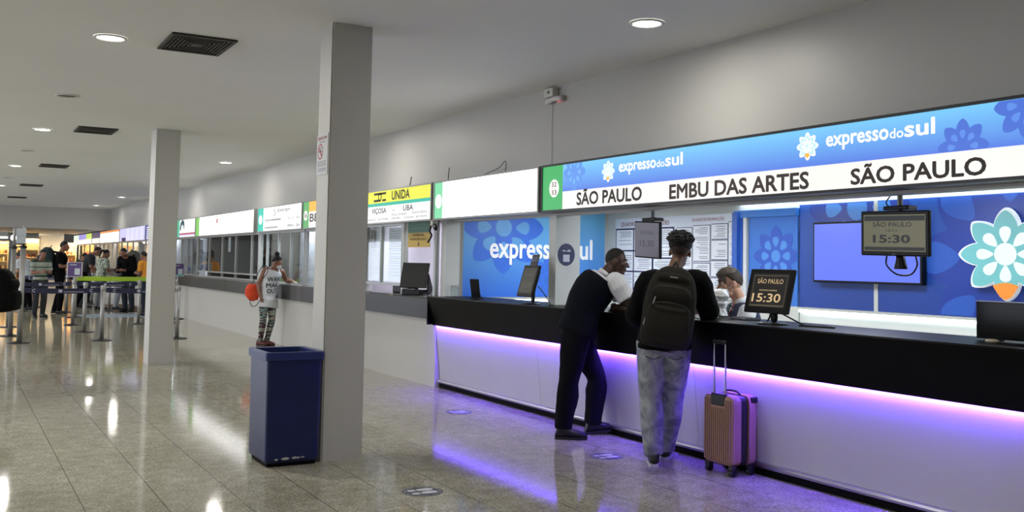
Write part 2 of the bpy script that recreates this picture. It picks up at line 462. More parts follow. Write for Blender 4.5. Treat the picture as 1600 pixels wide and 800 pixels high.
# ------------------------------------------------------------------ the lit booth behind it
BX, EY = 7.75, 10.80
bm = B(); box(bm, BX, BX+.1, 2.2, EY+.1, 0, 2.3); struct('wall_booth_rear', bm, WHITE)
bm = B(); box(bm, 5.50, BX, EY, EY+.1, 0, 2.3); struct('wall_booth_end', bm, WHITE)
bm = B(); box(bm, 5.30, 5.50, EY-.02, EY+.1, 1.11, 2.3); struct('trim_4', bm, mat('booth_post', (214, 216, 214), .45))
bm = B(); box(bm, 5.38, BX, 2.0, 2.1, 0, 2.3); struct('wall_booth_side', bm, WHITE)
GREYTRIM = mat('grey_trim', (150, 148, 140), .5)
bm = B(); box(bm, 5.50, 5.548, EY-.016, EY, 1.11, 2.3); struct('trim_5', bm, GREYTRIM)

LBLUE = mat('print_light', (92, 178, 240), .4); DBLUE = mat('print_blue', (44, 98, 208), .4)
def flower(o, U, V, R, rect, md, ml, parent, rot=0., n=8, off=.0015, ring=(.30, .64), core=.20):
    """star flower print: dark petals with pale drops, cut to the panel"""
    ou, ov = rect[0], rect[2]
    def sh(pts, cu, cv): return clip([(cu+x, cv+y) for x, y in pts], *rect)
    o = Vector(o); U = Vector(U); V = Vector(V); N = U.cross(V).normalized()
    bm = B(); p = sh(star_pts(R, R*.68, n, 10, 1.35, rot), 0, 0)
    if len(p) > 2: plate(bm, p, o + N*off, U, V, .0006)
    a = obj('flower_print', bm, md, parent)
    bm = B()
    for k in range(n):
        ang = PI/2 + rot + 2*PI*k/n
        p = sh(drop_pts(R*ring[0], R*ring[1], R*.15*(1.15 if ring[1] < .7 else 1.3), ang), 0, 0)
        if len(p) > 2: plate(bm, p, o + N*(off+.0008), U, V, .0006)
    p = sh([(R*core*math.cos(2*PI*k/16), R*core*math.sin(2*PI*k/16)) for k in range(16)], 0, 0)
    if len(p) > 2: plate(bm, p, o + N*(off+.0008), U, V, .0006)
    obj('petal_print', bm, ml, a)
# end wall picture
pw = thing('wall_graphic', 'blue wall graphic lettered in white behind the left end of the counter', 'wall graphic', (6.65, EY, 1.1))
bm = B(); box(bm, 5.548, 7.72, EY-.012, EY-.001, 1.10, 2.28)
under('panel', bm, grad_mat('end_wall_blue', (52, 116, 232), (124, 204, 252), 0, 1.15), pw)
flower((6.13-6.65, -.0125, 1.99-1.1), (1, 0, 0), (0, 0, 1), .60, (5.56-6.13, 7.7-6.13, -.88, .28), mat('print_blue_b', (62, 122, 238), .4), mat('print_light_b', (106, 178, 244), .4), pw)
flower((6.82-6.65, -.0125, .22), (1, 0, 0), (0, 0, 1), .34, (-.3, .3, -.2, .34), mat('print_blue_b', (62, 122, 238), .4), mat('print_light_c', (60, 118, 226), .4), pw)
WL = mat('white_letter', (240, 242, 245), .35, emit=.25)
obj('lettering', text_bm('expresso', (5.93-6.65, -.014, 1.605-1.1), (1.05, 0, 0), (0, 0, .255), .012, .022), WL, pw)
obj('lettering', text_bm('do', (7.0-6.65, -.014, 1.605-1.1), (.16, 0, 0), (0, 0, .16), .012, .012), WL, pw)
obj('lettering', text_bm('sul', (7.18-6.65, -.014, 1.605-1.1), (.32, 0, 0), (0, 0, .255), .012, .022), WL, pw)
# rear wall picture
pr = thing('wall_graphic', 'dark blue wall graphic of big flowers behind the television', 'wall graphic', (BX, 5.3, 1.13))
bm = B(); box(bm, BX-.012, BX-.001, 2.2, 7.30, 1.13, 2.2); under('panel', bm, grad_mat('rear_wall_blue', (30, 64, 150), (36, 86, 178), 0, 1.05), pr)
MB_ = mat('print_mid', (30, 62, 158), .4); ML_ = mat('print_pale', (70, 138, 220), .4); ML2 = mat('print_pale_b', (44, 92, 190), .4)
flower((-.0125, 6.55-5.3, 2.14-1.13), (0, -1, 0), (0, 0, 1), .62, (-.74, .9, -1.0, .05), MB_, ML_, pr)
flower((-.0125, 4.95-5.3, .52), (0, -1, 0), (0, 0, 1), .95, (-.9, 1.6, -.51, .54), MB_, ML2, pr, ring=(.5, .92))
bm = B(); box(bm, BX-.02, BX-.012, 6.30, 6.345, 1.13, 2.2); under('joint_cover', bm, WHITE, pr)
# blue door set
dr = thing('sliding_door', 'blue sliding door with a flower print between the notice board and television', 'door', (BX, 7.75, 0))
bm = B(); box(bm, BX-.03, BX-.014, 7.31, 8.03, 1.13, 2.09); under('door_leaf', bm, grad_mat('door_blue', (70, 140, 224), (52, 116, 206), -.4, .6), dr)
flower((-.0315, 7.62-7.75, 1.66), (0, -1, 0), (0, 0, 1), .33, (-.38, .30, -.5, .4), mat('print_door', (42, 86, 190), .4), mat('print_door_pale', (78, 142, 220), .4), dr)
bm = B(); box(bm, BX-.06, BX-.001, 7.31, 8.25, 2.09, 2.17); under('door_head', bm, mat('head_blue', (62, 128, 214), .4), dr)
bm = B(); box(bm, BX-.05, BX-.001, 8.11, 8.20, 1.37, 2.09); box(bm, BX-.09, BX-.05, 8.16, 8.24, 1.37, 2.15); under('door_jamb', bm, mat('jamb_blue', (46, 96, 190), .4), dr)
bm = B(); box(bm, BX-.055, BX-.001, 8.045, 8.095, .02, 2.09); under('door_rail', bm, mat('white_alu', (215, 216, 214), .35), dr)
bm = B(); box(bm, BX-.028, BX-.012, 7.31, 8.04, .02, 1.13); under('door_foot', bm, WHITE, dr)
# tubes of light along the rear wall, above and below the picture, and on the end wall
TUBE = emat('tube_glow', (228, 246, 255), 6.5)
def strip_light(name, label, x0, x1, y0, y1, z, group, watts):
    c = ((x0+x1)/2, (y0+y1)/2, z); t = thing(name, label, 'light', c, 0, group)
    bm = B(); box(bm, x0, x1, y0, y1, z, z+.02); under('housing', bm, WHITE, t)
    bm = B(); rbox(bm, x0+.006, x1-.006, y0+.01, y1-.01, z-.03, z-.0005, .01); under('tube', bm, TUBE, t)
    return t
strip_light('light_strip', 'long white light strip above the blue rear wall graphic', 7.66, 7.74, 2.3, 8.2, 2.272, 'booth light strips', 40)
strip_light('light_strip', 'white light strip under the dark blue graphic behind the counter', 7.68, 7.735, 2.3, 7.28, 1.105, 'booth light strips', 30)
strip_light('light_strip', 'white light strip under the lettered blue graphic at the counter end', 5.76, 7.65, EY-.06, EY-.014, 1.072, 'booth light strips', 20)
def booth_lamp(x, y, watts, label, col=(.93, .97, 1)):
    t = thing('ceiling_panel_light', label, 'ceiling light', (x, y, 2.298), 0, 'booth ceiling panels')
    bm = B(); box(bm, -.31, .31, -.31, .31, -.02, 0); obj('frame', bm, WHITE, t)
    bm = B(); box(bm, -.29, .29, -.29, .29, -.024, -.0205); obj('diffuser', bm, emat('panel_glow', (240, 248, 255), 5), t)
    lamp_light(t, .55, watts, col, -.04, .55)
for y in (3.6, 5.6, 7.6, 9.6): booth_lamp(6.6, y, BOOTH_W, 'square light panel in the ceiling of the lit ticket booth')

# fin walls and notice board
bm = B(); box(bm, 5.40, 5.70, 8.41, 8.54, 1.11, 2.3); struct('trim_6', bm, mat('fin_paint', (205, 208, 206), .5))
nb = thing('notice_board', 'large white notice board of framed timetables behind the two standing men', 'notice board', (BX, 9.4, 1.17))
bm = B(); box(bm, BX-.02, BX-.001, 8.26, 10.56, 1.16, 2.15); under('backing', bm, mat('board_white', (222, 226, 236), .4), nb)
NAVY = mat('navy_ink', (30, 34, 74), .5); PAPER = mat('paper', (232, 234, 240), .5); INK = mat('grey_ink', (120, 122, 134), .6); RED = mat('maroon_ink', (116, 36, 46), .6)
def bx(y): return 9.4-y            # booth rear wall: distance along it from the board's middle, left to right
bm = B(); box(bm, BX-.024, BX-.020, 9.335, 10.545, 1.175, 2.02); under('dark_field', bm, NAVY, nb)
cards = []
cw = .36; k = 0
for r_, (z0, z1) in enumerate(((1.735, 2.0), (1.465, 1.715), (1.19, 1.445))):
    for c_ in range(2):
        y1 = 10.525-c_*.39
        cards.append((y1-.365, y1, z0, z1))
cards.append((9.355, 9.73, 1.64, 2.0)); cards.append((9.355, 9.73, 1.19, 1.62))
for z0, z1, ya, yb in ((1.78, 2.0, 9.0, 9.28), (1.5, 1.76, 9.0, 9.28), (1.2, 1.48, 9.0, 9.28), (1.6, 2.02, 8.68, 8.97), (1.33, 1.57, 8.68, 8.97), (1.2, 1.31, 8.68, 8.97),
                       (1.86, 2.03, 8.38, 8.65), (1.62, 1.84, 8.38, 8.65), (1.42, 1.6, 8.38, 8.65), (1.56, 2.05, 8.27, 8.36), (1.42, 1.54, 8.27, 8.36), (1.2, 1.4, 8.27, 8.65)):
    cards.append((ya, yb, z0, z1))
for i, (ya, yb, z0, z1) in enumerate(cards):
    dark = i < 8
    c = B(); 
    if not dark: box(c, BX-.0225, BX-.020, ya-.008, yb+.008, z0-.008, z1+.008, 1)
    t_ = B(); box(t_, BX-.027, BX-.0225, ya, yb, z0, z1)
    merge(c, t_)
    card = under('notice_card', c, [PAPER, NAVY], nb)
    l = B(); zz = z1-.03; rr = random.Random(i)
    while zz > z0+.02:
        if rr.random() < .85:
            a = ya+.02+rr.random()*.03; b_ = yb-.02-rr.random()*.1*(1 if yb-ya > .15 else .2)
            box(l, BX-.028, BX-.0271, a, b_, zz, zz+.007)
        zz -= .017+.012*rr.random()
    for v in l.verts: v.co -= Vector(nb.location)
    lt = obj('print_lines', l, INK, card)
bm = B(); text_bm('QUADRO DE INFORMAÇÕES', (BX-.0215, 10.43, 2.05), (0, -1.0, 0), (0, 0, .05), .001, .01, bm); under('lettering', bm, RED, nb)
bm = B(); text_bm('QUADRO DE INFORMAÇÕES', (BX-.0215, 9.0, 2.075), (0, -.56, 0), (0, 0, .035), .001, .01, bm); under('lettering', bm, mat('rose_ink', (170, 120, 130), .6), nb)
# round badge on the fin wall
bd = thing('round_sticker', 'dark blue round sticker on the white fin wall below the green sign end', 'sticker', (5.53, 8.409, 1.63))
bm = B(); plate(bm, [(.105*math.cos(2*PI*k/32), .115*math.sin(2*PI*k/32)) for k in range(32)], (0, 0, 0), (1, 0, 0), (0, 0, 1), .002); obj('disc', bm, mat('badge_navy', (52, 58, 96), .4), bd)
bm = B(); plate(bm, [(-.04, -.075), (.04, -.075), (.04, .0), (-.04, .0)], (0, -.002, 0), (1, 0, 0), (0, 0, 1), .001)
plate(bm, [(-.05, .035), (-.01, .03), (-.01, .045), (-.05, .045)], (0, -.002, 0), (1, 0, 0), (0, 0, 1), .001); plate(bm, [(.0, .03), (.05, .03), (.05, .05), (.02, .05)], (0, -.002, 0), (1, 0, 0), (0, 0, 1), .001)
obj('white_print', bm, mat('badge_white', (205, 208, 222), .5), bd)

# lit star logo on the rear wall
st = thing('star_emblem', 'pale turquoise backlit star emblem with an orange point on the blue wall', 'emblem', (BX-.03, 4.95, 1.68))
def lobes(R, sc=1.0): return [(x*1.06, y*.94) for x, y in star_pts(R*sc, R*sc*.66, 8, 12, 1.35)]
bm = B(); plate(bm, lobes(.42), (0, 0, 0), (0, -1, 0), (0, 0, 1), .05); obj('rim', bm, mat('rim_white', (236, 240, 242), .3, emit=.25), st)
bm = B(); plate(bm, lobes(.395), (-.051, 0, 0), (0, -1, 0), (0, 0, 1), .006)
m_ = mat('star_face', (116, 196, 198), .3, emit=.10); obj('face', bm, m_, st)
bm = B()
for k in range(8):
    p = [(x*1.06, y*.94) for x, y in drop_pts(.10, .25, .060, PI/2 + 2*PI*k/8)]
    plate(bm, p, (-.058, 0, 0), (0, -1, 0), (0, 0, 1), .004)
plate(bm, [(.10*math.cos(2*PI*k/24), .095*math.sin(2*PI*k/24)) for k in range(24)], (-.058, 0, 0), (0, -1, 0), (0, 0, 1), .003)
obj('drop', bm, emat('star_white', (240, 255, 252), 1.0), st)  # glow of drops and centre also imitates white glare reflected there
bm = B()
pts = [(.0, -.385), (.05, -.36), (.10, -.29), (.115, -.265), (.05, -.245), (0, -.24), (-.05, -.245), (-.115, -.265), (-.10, -.29), (-.05, -.36)]
plate(bm, pts, (-.058, 0, 0), (0, -1, 0), (0, 0, 1), .004); obj('orange_point', bm, mat('star_orange', (244, 146, 44), .3, emit=.2), st)
# television
tv = thing('television', 'large wall television with a plain blue lit screen', 'television', (BX-.0605, 6.40, 1.70))
bm = B(); rbox(bm, -.03, .034, -.645, .645, -.305, .305, .006); obj('case', bm, DARK, tv)
bm = B(); box(bm, -.034, -.0305, -.624, .624, -.284, .284); obj('screen', bm, emat('tv_blue', (98, 120, 248), 1.0), tv)

# ------------------------------------------------------------------ lightbox signs along the wall
SX = 5.20; Z0, Z1 = 2.05, 2.53
ALU = mat('alu_frame', (158, 160, 158), .4, .2); INKD = mat('sign_ink', (66, 58, 56), .6)
def E_(nm, c, s): return emat(nm, c, s)
def sign(y0, y1, label, base, group='lightbox signs over the ticket windows', frame=ALU, z0=Z0, z1=Z1):
    """a lit box from y1 (left in view) to y0; base: list of (ya, yb, za, zb, material, part name)"""
    t = thing('lightbox_sign', label, 'sign', (5.29, (y0+y1)/2, z0), 0, group)
    bm = B()
    box(bm, SX+.012, WX-.002, y0, y1, z0, z1)
    for a in ((y0, y1, z0, z0+.02), (y0, y1, z1-.02, z1), (y0, y0+.025, z0+.02, z1-.02), (y1-.025, y1, z0+.02, z1-.02)): box(bm, SX-.012, SX+.012, *a)
    under('frame', bm, frame, t)
    for ya, yb, za, zb, m, nm in base:
        bm = B(); box(bm, SX-.004, SX+.011, ya, yb, za, zb); under(nm, bm, m, t)
    return t
def sink(t, s, yl, yr, z, cap, m=INKD, fat=.008, name='lettering'):
    bm = text_bm(s, (SX-.0045, yl, z), (0, yr-yl, 0), (0, 0, cap), .0015, fat); return under(name, bm, m, t)
def disc(t, y, z, ry, rz, m, name='round_badge', off=.006):
    bm = B(); plate(bm, [(ry*math.cos(2*PI*k/28), rz*math.sin(2*PI*k/28)) for k in range(28)], (SX-off+.002, y, z), (0, -1, 0), (0, 0, 1), .002); return under(name, bm, m, t)
SW = E_('sign_white', (255, 250, 244), 1.0); SHOT = E_('sign_hot', (255, 255, 255), 2.6); SGREEN = E_('sign_green', (52, 178, 92), 1.0)
DFRAME = mat('dark_frame', (44, 46, 46), .4, .4)
# the big blue and white sign
a0, a1 = 3.02, 8.38
t = sign(a0, a1, 'wide blue and white lit sign with a green end and three city names', [
    (a0+.02, 7.985, 2.245, Z1-.02, grad_mat('sign_blue', (84, 128, 232), (120, 206, 255), .20, .47, 1.0), 'blue_field'),
    (a0+.02, 7.985, Z0+.02, 2.244, SW, 'white_field'), (7.986, a1-.025, Z0+.02, Z1-.02, SGREEN, 'green_field')], frame=DFRAME)
sink(t, 'SÃO PAULO', 7.728, 6.72, 2.102, .114, fat=.028); sink(t, 'EMBU DAS ARTES', 6.338, 4.82, 2.092, .114, fat=.028); sink(t, 'SÃO PAULO', 4.446, 3.473, 2.095, .100, fat=.028)
LW = E_('letter_white', (255, 255, 255), 1.15)
for yl, sc in ((7.053, .875), (4.659, .848)):
    sink(t, 'expresso', yl, yl-.60*sc, 2.372, .098, LW, .022); sink(t, 'do', yl-.615*sc, yl-.735*sc, 2.372, .062, LW, .010); sink(t, 'sul', yl-.75*sc, yl-sc, 2.372, .098, LW, .022)
for yc in (7.221, 4.83):
    def sp(pts, off, nm, m, par=None):
        bm = B(); plate(bm, [(x, y) for x, y in pts], (SX-off, yc, 2.388), (0, -1, 0), (0, 0, 1), .0012); return under(nm, bm, m, t)
    sp(star_pts(.10, .068, 8, 8, 1.4), .0045, 'star_logo', LW)
    sp(star_pts(.082, .054, 8, 8, 1.4), .006, 'star_logo_inner', E_('logo_pale', (196, 236, 250), 1.05))
    bm = B()
    for k in range(8): plate(bm, drop_pts(.012, .055, .013, PI/2+2*PI*k/8), (SX-.0075, yc, 2.388), (0, -1, 0), (0, 0, 1), .001)
    under('star_logo_petals', bm, LW, t)
    sp([(0, -.086), (.022, -.066), (.026, -.055), (0, -.046), (-.026, -.055), (-.022, -.066)], .0075, 'star_logo_tip', E_('logo_orange', (255, 190, 70), 1.0))
def sflower(yc, zc, R, m, ml):
    bm = B(); p = clip([(x, y) for x, y in star_pts(R, R*.68, 8, 8, 1.35)], -(7.98-yc) if yc > 7.4 else -9, yc-a0-.03, 2.247-zc, 2.508-zc)
    plate(bm, p, (SX-.0043, yc, zc), (0, -1, 0), (0, 0, 1), .001); under('flower_print', bm, m, t)
    bm = B()
    for k in range(8):
        p = clip(drop_pts(R*.28, R*.6, R*.14, PI/2+2*PI*k/8), -(7.98-yc) if yc > 7.4 else -9, yc-a0-.03, 2.247-zc, 2.508-zc)
        if len(p) > 2: plate(bm, p, (SX-.0054, yc, zc), (0, -1, 0), (0, 0, 1), .001)
    if len(bm.verts): under('petal_print', bm, ml, t)
    else: bm.free()
sflower(7.78, 2.42, .19, E_('sign_flower', (92, 150, 238), 1.0), E_('sign_petal', (110, 180, 250), 1.0))
sflower(3.62, 2.27, .17, E_('sign_flower_b', (70, 112, 216), 1.0), E_('sign_petal_b', (92, 144, 236), 1.0))
sflower(3.22, 2.47, .20, E_('sign_flower_b', (70, 112, 216), 1.0), E_('sign_petal_b', (92, 144, 236), 1.0))
disc(t, 8.14, 2.285, .088, .09, SW)
sink(t, '32', 8.185, 8.095, 2.302, .045, fat=.01); sink(t, '33', 8.185, 8.095, 2.222, .045, fat=.01)
bm = B(); box(bm, SX-.0075, SX-.0055, 8.075, 8.205, 2.283, 2.286); under('divider', bm, E_('sign_grey', (200, 196, 196), 1.0), t)
# plain white sign
t = sign(8.43, 10.93, 'plain glaring white lit sign with a green end, left of the blue one', [
    (8.45, 10.68, Z0+.02, Z1-.02, SHOT, 'white_field'), (10.681, 10.91, Z0+.02, Z1-.02, E_('sign_mint', (120, 214, 160), 1.1), 'green_field')])
disc(t, 10.79, 2.28, .085, .085, SHOT)
# yellow sign
t = sign(10.99, 13.95, 'lit yellow and white sign with black lettering beside the near column', [
    (11.01, 13.93, 2.345, Z1-.02, E_('sign_yellow', (240, 240, 60), 1.0), 'yellow_field'), (11.01, 13.93, 2.30, 2.344, E_('sign_teal', (26, 186, 160), 1.0), 'teal_stripe'),
    (11.01, 13.93, Z0+.02, 2.299, E_('sign_white_b', (250, 252, 250), 1.0), 'white_field')])
sink(t, 'UNIDA', 12.26, 11.67, 2.372, .115, fat=.03); sink(t, 'VIÇOSA', 12.98, 12.45, 2.20, .07, fat=.012); sink(t, '-', 12.21, 12.17, 2.2, .07); sink(t, 'UBA', 11.87, 11.55, 2.207, .07, fat=.012)
GI = mat('sign_grey_ink', (120, 118, 116), .6)
for s, yl, yr, z, m in (('FONTE NOVA', 11.58, 11.12, 2.155, INKD), ('RIO NOVO', 11.45, 11.12, 2.10, INKD), ('PAUL SOARES', 12.24, 11.75, 2.15, GI), ('GUARANI', 11.83, 11.52, 2.10, GI), ('PIRAÚBA', 12.25, 11.97, 2.10, GI),
                        ('RIO POMBA', 12.72, 12.36, 2.10, GI), ('RIO BRANCO', 13.2, 12.82, 2.10, GI)):
    sink(t, s, yl, yr, z, .027, m, .0)
bm = B()
for pts in ([(-.25, .045), (.02, .045), (.05, .075), (-.25, .075)], [(.0, .075), (.03, .045), (.19, .045), (.19, .075)], [(-.25, -.05), (-.02, -.05), (.0, -.02), (-.25, -.02)], [(.05, -.05), (.19, -.05), (.19, -.02), (.07, -.02)]):
    plate(bm, pts, (SX-.0045, 12.66, 2.415), (0, -1, 0), (0, 0, 1), .0012)
for a0_, a1_ in ((1.7, 4.4), (-1.4, 1.3)):
    pts = [(-.03+.062*math.cos(a0_+(a1_-a0_)*k/10), .012+.062*math.sin(a0_+(a1_-a0_)*k/10)) for k in range(11)] + [(-.03+.038*math.cos(a1_+(a0_-a1_)*k/10), .012+.038*math.sin(a1_+(a0_-a1_)*k/10)) for k in range(11)]
    plate(bm, pts, (SX-.0045, 12.66, 2.415), (0, -1, 0), (0, 0, 1), .0012)
under('emblem', bm, INKD, t)
# orange and white sign mostly behind the near column
t = sign(14.0, 16.12, 'lit orange and white sign half hidden behind the near column', [
    (14.02, 15.80, 2.34, Z1-.02, E_('sign_orange', (246, 190, 60), 1.0), 'orange_field'), (14.02, 15.80, Z0+.02, 2.339, E_('sign_white_c', (252, 250, 244), 1.0), 'white_field'), (15.801, 16.10, Z0+.02, Z1-.02, E_('sign_leaf', (92, 176, 98), 1.0), 'green_field')])
disc(t, 15.97, 2.28, .10, .085, E_('sign_white_c', (252, 250, 244), 1.0)); sink(t, '06', 16.04, 15.89, 2.245, .07, fat=.01); sink(t, 'BEL', 15.74, 15.1, 2.17, .13, fat=.012)
# white sign with teal end
t = sign(16.16, 18.95, 'lit white sign with a teal end above the woman at the counter', [
    (16.18, 18.55, Z0+.02, Z1-.02, E_('sign_white_d', (252, 254, 252), 1.15), 'white_field'), (18.551, 18.93, Z0+.02, Z1-.02, E_('sign_aqua', (40, 206, 182), 1.0), 'teal_field')])
disc(t, 18.74, 2.29, .12, .09, E_('sign_white_d', (252, 254, 252), 1.15)); sink(t, '07', 18.81, 18.67, 2.26, .06, mat('pink_ink', (226, 150, 150), .6), .0)
sink(t, 'Emtram', 17.62, 16.85, 2.40, .07, GI, .01); sink(t, 'ACUÍ - BA', 16.98, 16.28, 2.25, .045, GI, .0); sink(t, 'IPIRA - BA', 16.98, 16.28, 2.11, .05, INKD, .005)
PALE = mat('pale_ink', (205, 205, 205), .6)
for ya, yb, z in ((17.4, 18.45, 2.25), (17.6, 18.45, 2.11)):
    bm = B(); box(bm, SX-.006, SX-.0045, ya, yb, z, z+.035); under('faded_print', bm, PALE, t)
ring = B(); 
for k in range(3):
    aa = 2*PI*k/3
    plate(ring, [(.06*math.cos(aa)+.02*math.cos(2*PI*q/10), .05*math.sin(aa)+.03*math.sin(2*PI*q/10)) for q in range(10)], (SX-.0045, 17.8, 2.40), (0, -1, 0), (0, 0, 1), .001)
under('emblem', ring, GI, t)
# the broad white one
t = sign(19.2, 24.50, 'widest plain white lit sign with a thin green end between the columns', [
    (19.22, 24.1, Z0+.02, Z1-.02, E_('sign_hot_b', (255, 255, 255), 2.0), 'white_field'), (24.101, 24.48, Z0+.02, Z1-.02, E_('sign_lime', (130, 206, 96), 1.0), 'green_field')])
sink(t, 'I', 22.35, 22.25, 2.33, .10, mat('red_ink', (240, 130, 130), .6), .02)
# swallow sign
t = sign(24.54, 26.82, 'lit white sign with a dark bird picture beside the far column', [
    (24.56, 26.45, 2.17, Z1-.02, E_('sign_white_e', (250, 255, 254), 1.1), 'white_field'), (24.56, 26.45, Z0+.05, 2.129, E_('sign_lilac', (206, 196, 246), 1.0), 'lilac_field'), (24.56, 26.45, 2.13, 2.169, E_('sign_crimson', (180, 60, 90), 1.0), 'red_stripe'),
    (24.56, 26.45, Z0+.02, Z0+.049, E_('sign_white_e', (250, 255, 254), 1.1), 'lower_edge'), (26.451, 26.80, Z0+.02, Z1-.02, E_('sign_sea', (66, 190, 150), 1.0), 'green_field')])
bm = B(); plate(bm, [(-.32, -.08), (-.22, .09), (-.02, .16), (.2, .12), (.27, .0), (.2, -.12), (.12, .0), (.0, .04), (-.12, -.02), (-.2, -.14)], (SX-.0045, 26.1, 2.36), (0, -1, 0), (0, 0, 1), .001)
under('bird_picture', bm, mat('bird_ink', (50, 84, 96), .6), t)
# far signs
t = sign(26.86, 29.1, 'blue lit sign edge just right of the far column', [(26.88, 29.08, 2.22, Z1-.02, E_('sign_sky', (90, 130, 226), 1.0), 'blue_field'), (26.88, 29.08, Z0+.02, 2.219, E_('sign_white_f', (240, 244, 255), 1.0), 'white_field')])
t = sign(29.14, 31.6, 'navy lit board with white rows half hidden behind the far column', [(29.16, 31.58, Z0+.02, Z1-.02, E_('sign_navy', (70, 76, 170), .9), 'navy_field')])
for k in range(6):
    bm = B(); box(bm, SX-.006, SX-.0045, 29.4, 31.4, Z0+.05+k*.065, Z0+.085+k*.065); under('text_row', bm, E_('row_white', (236, 238, 255), 1.1), t)
t = sign(31.66, 36.9, 'lit lilac timetable board in columns left of the far column', [(31.68, 36.88, Z0+.02, Z1-.02, E_('sign_pale', (206, 206, 252), 1.0), 'field')])
for c_ in range(4):
    bm = B()
    for k in range(7): box(bm, SX-.006, SX-.0045, 32.0+c_*.9, 32.6+c_*.9, Z0+.05+k*.06, Z0+.075+k*.06)
    under('timetable_column', bm, E_('row_white', (236, 238, 255), 1.1), t)
bm = B(); box(bm, SX-.006, SX-.0045, 35.5, 36.4, Z0+.02, Z0+.14); under('dark_patch', bm, mat('patch_ink', (70, 60, 110), .6), t)
t = sign(36.95, 42.1, 'lit white sign with an orange top band far down the wall', [(36.97, 42.08, Z0+.02, 2.44, E_('sign_hot_c', (255, 252, 255), 1.5), 'white_field'), (36.97, 42.08, 2.4405, Z1-.02, E_('sign_tangerine', (246, 150, 70), 1.0), 'orange_field')])
t = sign(42.15, 44.7, 'lit sign with a navy top and pale bottom, second farthest', [(42.17, 44.68, 2.28, Z1-.02, E_('sign_ink_blue', (52, 56, 110), .8), 'navy_field'), (42.17, 44.68, Z0+.02, 2.279, E_('sign_cream', (232, 236, 232), 1.0), 'white_field')])
t = sign(44.75, 51.8, 'farthest lit sign in white, lime and lilac patches', [(44.77, 51.78, Z0+.02, 2.279, SW, 'white_field'), (44.77, 46.8, 2.28, Z1-.02, E_('sign_lime_b', (196, 224, 96), 1.0), 'lime_field'),
    (46.801, 49.6, 2.28, Z1-.02, E_('sign_violet', (160, 150, 230), 1.0), 'lilac_field'), (49.601, 51.78, 2.28, Z1-.02, E_('sign_mintw', (236, 250, 226), 1.0), 'pale_field')])
# loose wires on top of the signs
def wire(pts, r, label, name='loose_wire', m=None, k=5, cat='wire', group=None):
    bm = B(); tube(bm, pts, r, 6, k); o = obj(name, bm, m or DARK, None, True); return tag(o, label, cat, group)
GREYW = mat('grey_wire', (84, 84, 84), .6)
wire([(5.30, 12.2, 2.534), (5.30, 12.0, 2.545), (5.30, 11.95, 2.54), (5.30, 11.9, 2.56), (5.30, 11.86, 2.66)], .008, 'dark bent wire end standing on the yellow sign', m=GREYW)
wire([(5.30, 10.75, 2.533), (5.31, 10.76, 2.62), (5.31, 10.74, 2.70)], .006, 'thin upright wire on the left end of the plain white sign', m=GREYW)
wire([(5.30, 9.9, 2.536), (5.31, 9.5, 2.60), (5.32, 9.36, 2.67), (5.32, 9.34, 2.60), (5.31, 9.35, 2.537)], .005, 'thin grey cable sagging from a stub on top of the plain white sign', m=GREYW)
wire([(5.30, 8.5, 2.535), (5.31, 6.9, 2.542), (5.31, 5.4, 2.536), (5.31, 3.6, 2.540)], .005, 'black cable lying along the top of the blue sign', m=DARK)

# alarm box on the wall
ab = thing('alarm_box', 'small white alarm box with a tilted lamp unit high on the wall', 'alarm box', (5.30, 8.44, 3.2))
bm = B(); rbox(bm, 5.30, 5.378, 8.365, 8.535, 3.262, 3.352, .006); under('box', bm, mat('box_white', (200, 200, 194), .4), ab)
bm = B(); plate(bm, [(-.03, -.006), (.01, -.02), (.02, 0), (.01, .02), (-.03, .006)], (5.299, 8.44, 3.31), (0, -1, 0), (0, 0, 1), .001); under('mark', bm, mat('box_ink', (90, 92, 84), .6), ab)
bm = B(); tube(bm, [(5.345, 8.53, 3.222), (5.335, 8.38, 3.238), (5.325, 8.25, 3.225)], .028, 12); under('lamp_unit', bm, mat('box_lamp', (214, 206, 206), .3), ab, True)
bm = B(); rbox(bm, 5.318, 5.345, 8.25, 8.31, 3.19, 3.20, .004); under('red_light', bm, mat('red_led', (224, 120, 110), .4, emit=.4), ab)
wire([(5.374, 8.47, 3.195), (5.374, 8.475, 2.9), (5.374, 8.47, 2.535)], .0016, 'thin wire running down the wall from the alarm box', m=GREYW)

# ------------------------------------------------------------------ neighbouring ticket windows
BASEW = mat('base_panel', (198, 196, 188), .5, var=.03, nscale=2); BANDA = mat('band_black', (34, 34, 34), .35, var=.1, nscale=6); BANDB = mat('band_grey', (66, 65, 60), .4, var=.1, nscale=6)
ALUW = mat('alu_white', (176, 178, 176), .35, .3); GL = glass_mat()
def ncounter(y0, y1, label, seams, bands):
    t = thing('ticket_counter', label, 'counter', (5.35, (y0+y1)/2, 0), 0, 'counters of the neighbouring ticket windows')
    bm = B(); box(bm, 5.19, 5.26, y0, y1, 0, .83); under('base_panel', bm, BASEW, t)
    cuts = [y0] + seams + [y1]
    for (a, b_), m in zip(zip(cuts[:-1], cuts[1:]), bands):
        bm = B(); prism_y(bm, [(5.10, 1.075), (5.115, 1.09), (5.49, 1.09), (5.49, 1.06), (5.19, 1.06), (5.19, .83), (5.11, .83)], a+.006, b_-.006); under('counter_front', bm, m, t)
    return t
ncounter(10.78, 13.98, 'white counter with a black top band just left of the violet lit one', [], [BANDA])
ncounter(13.98, 16.14, 'white counter with a dark band right of the woman, partly behind the near column', [15.8], [BANDA, BANDB])
ncounter(16.14, 18.97, 'white counter with dark grey band on which the woman leans', [16.45, 17.35], [BANDB, BANDA, BANDB])
ncounter(18.97, 24.52, 'long white counter with grey band under the dark glass windows', [21.0], [BANDB, BANDB])
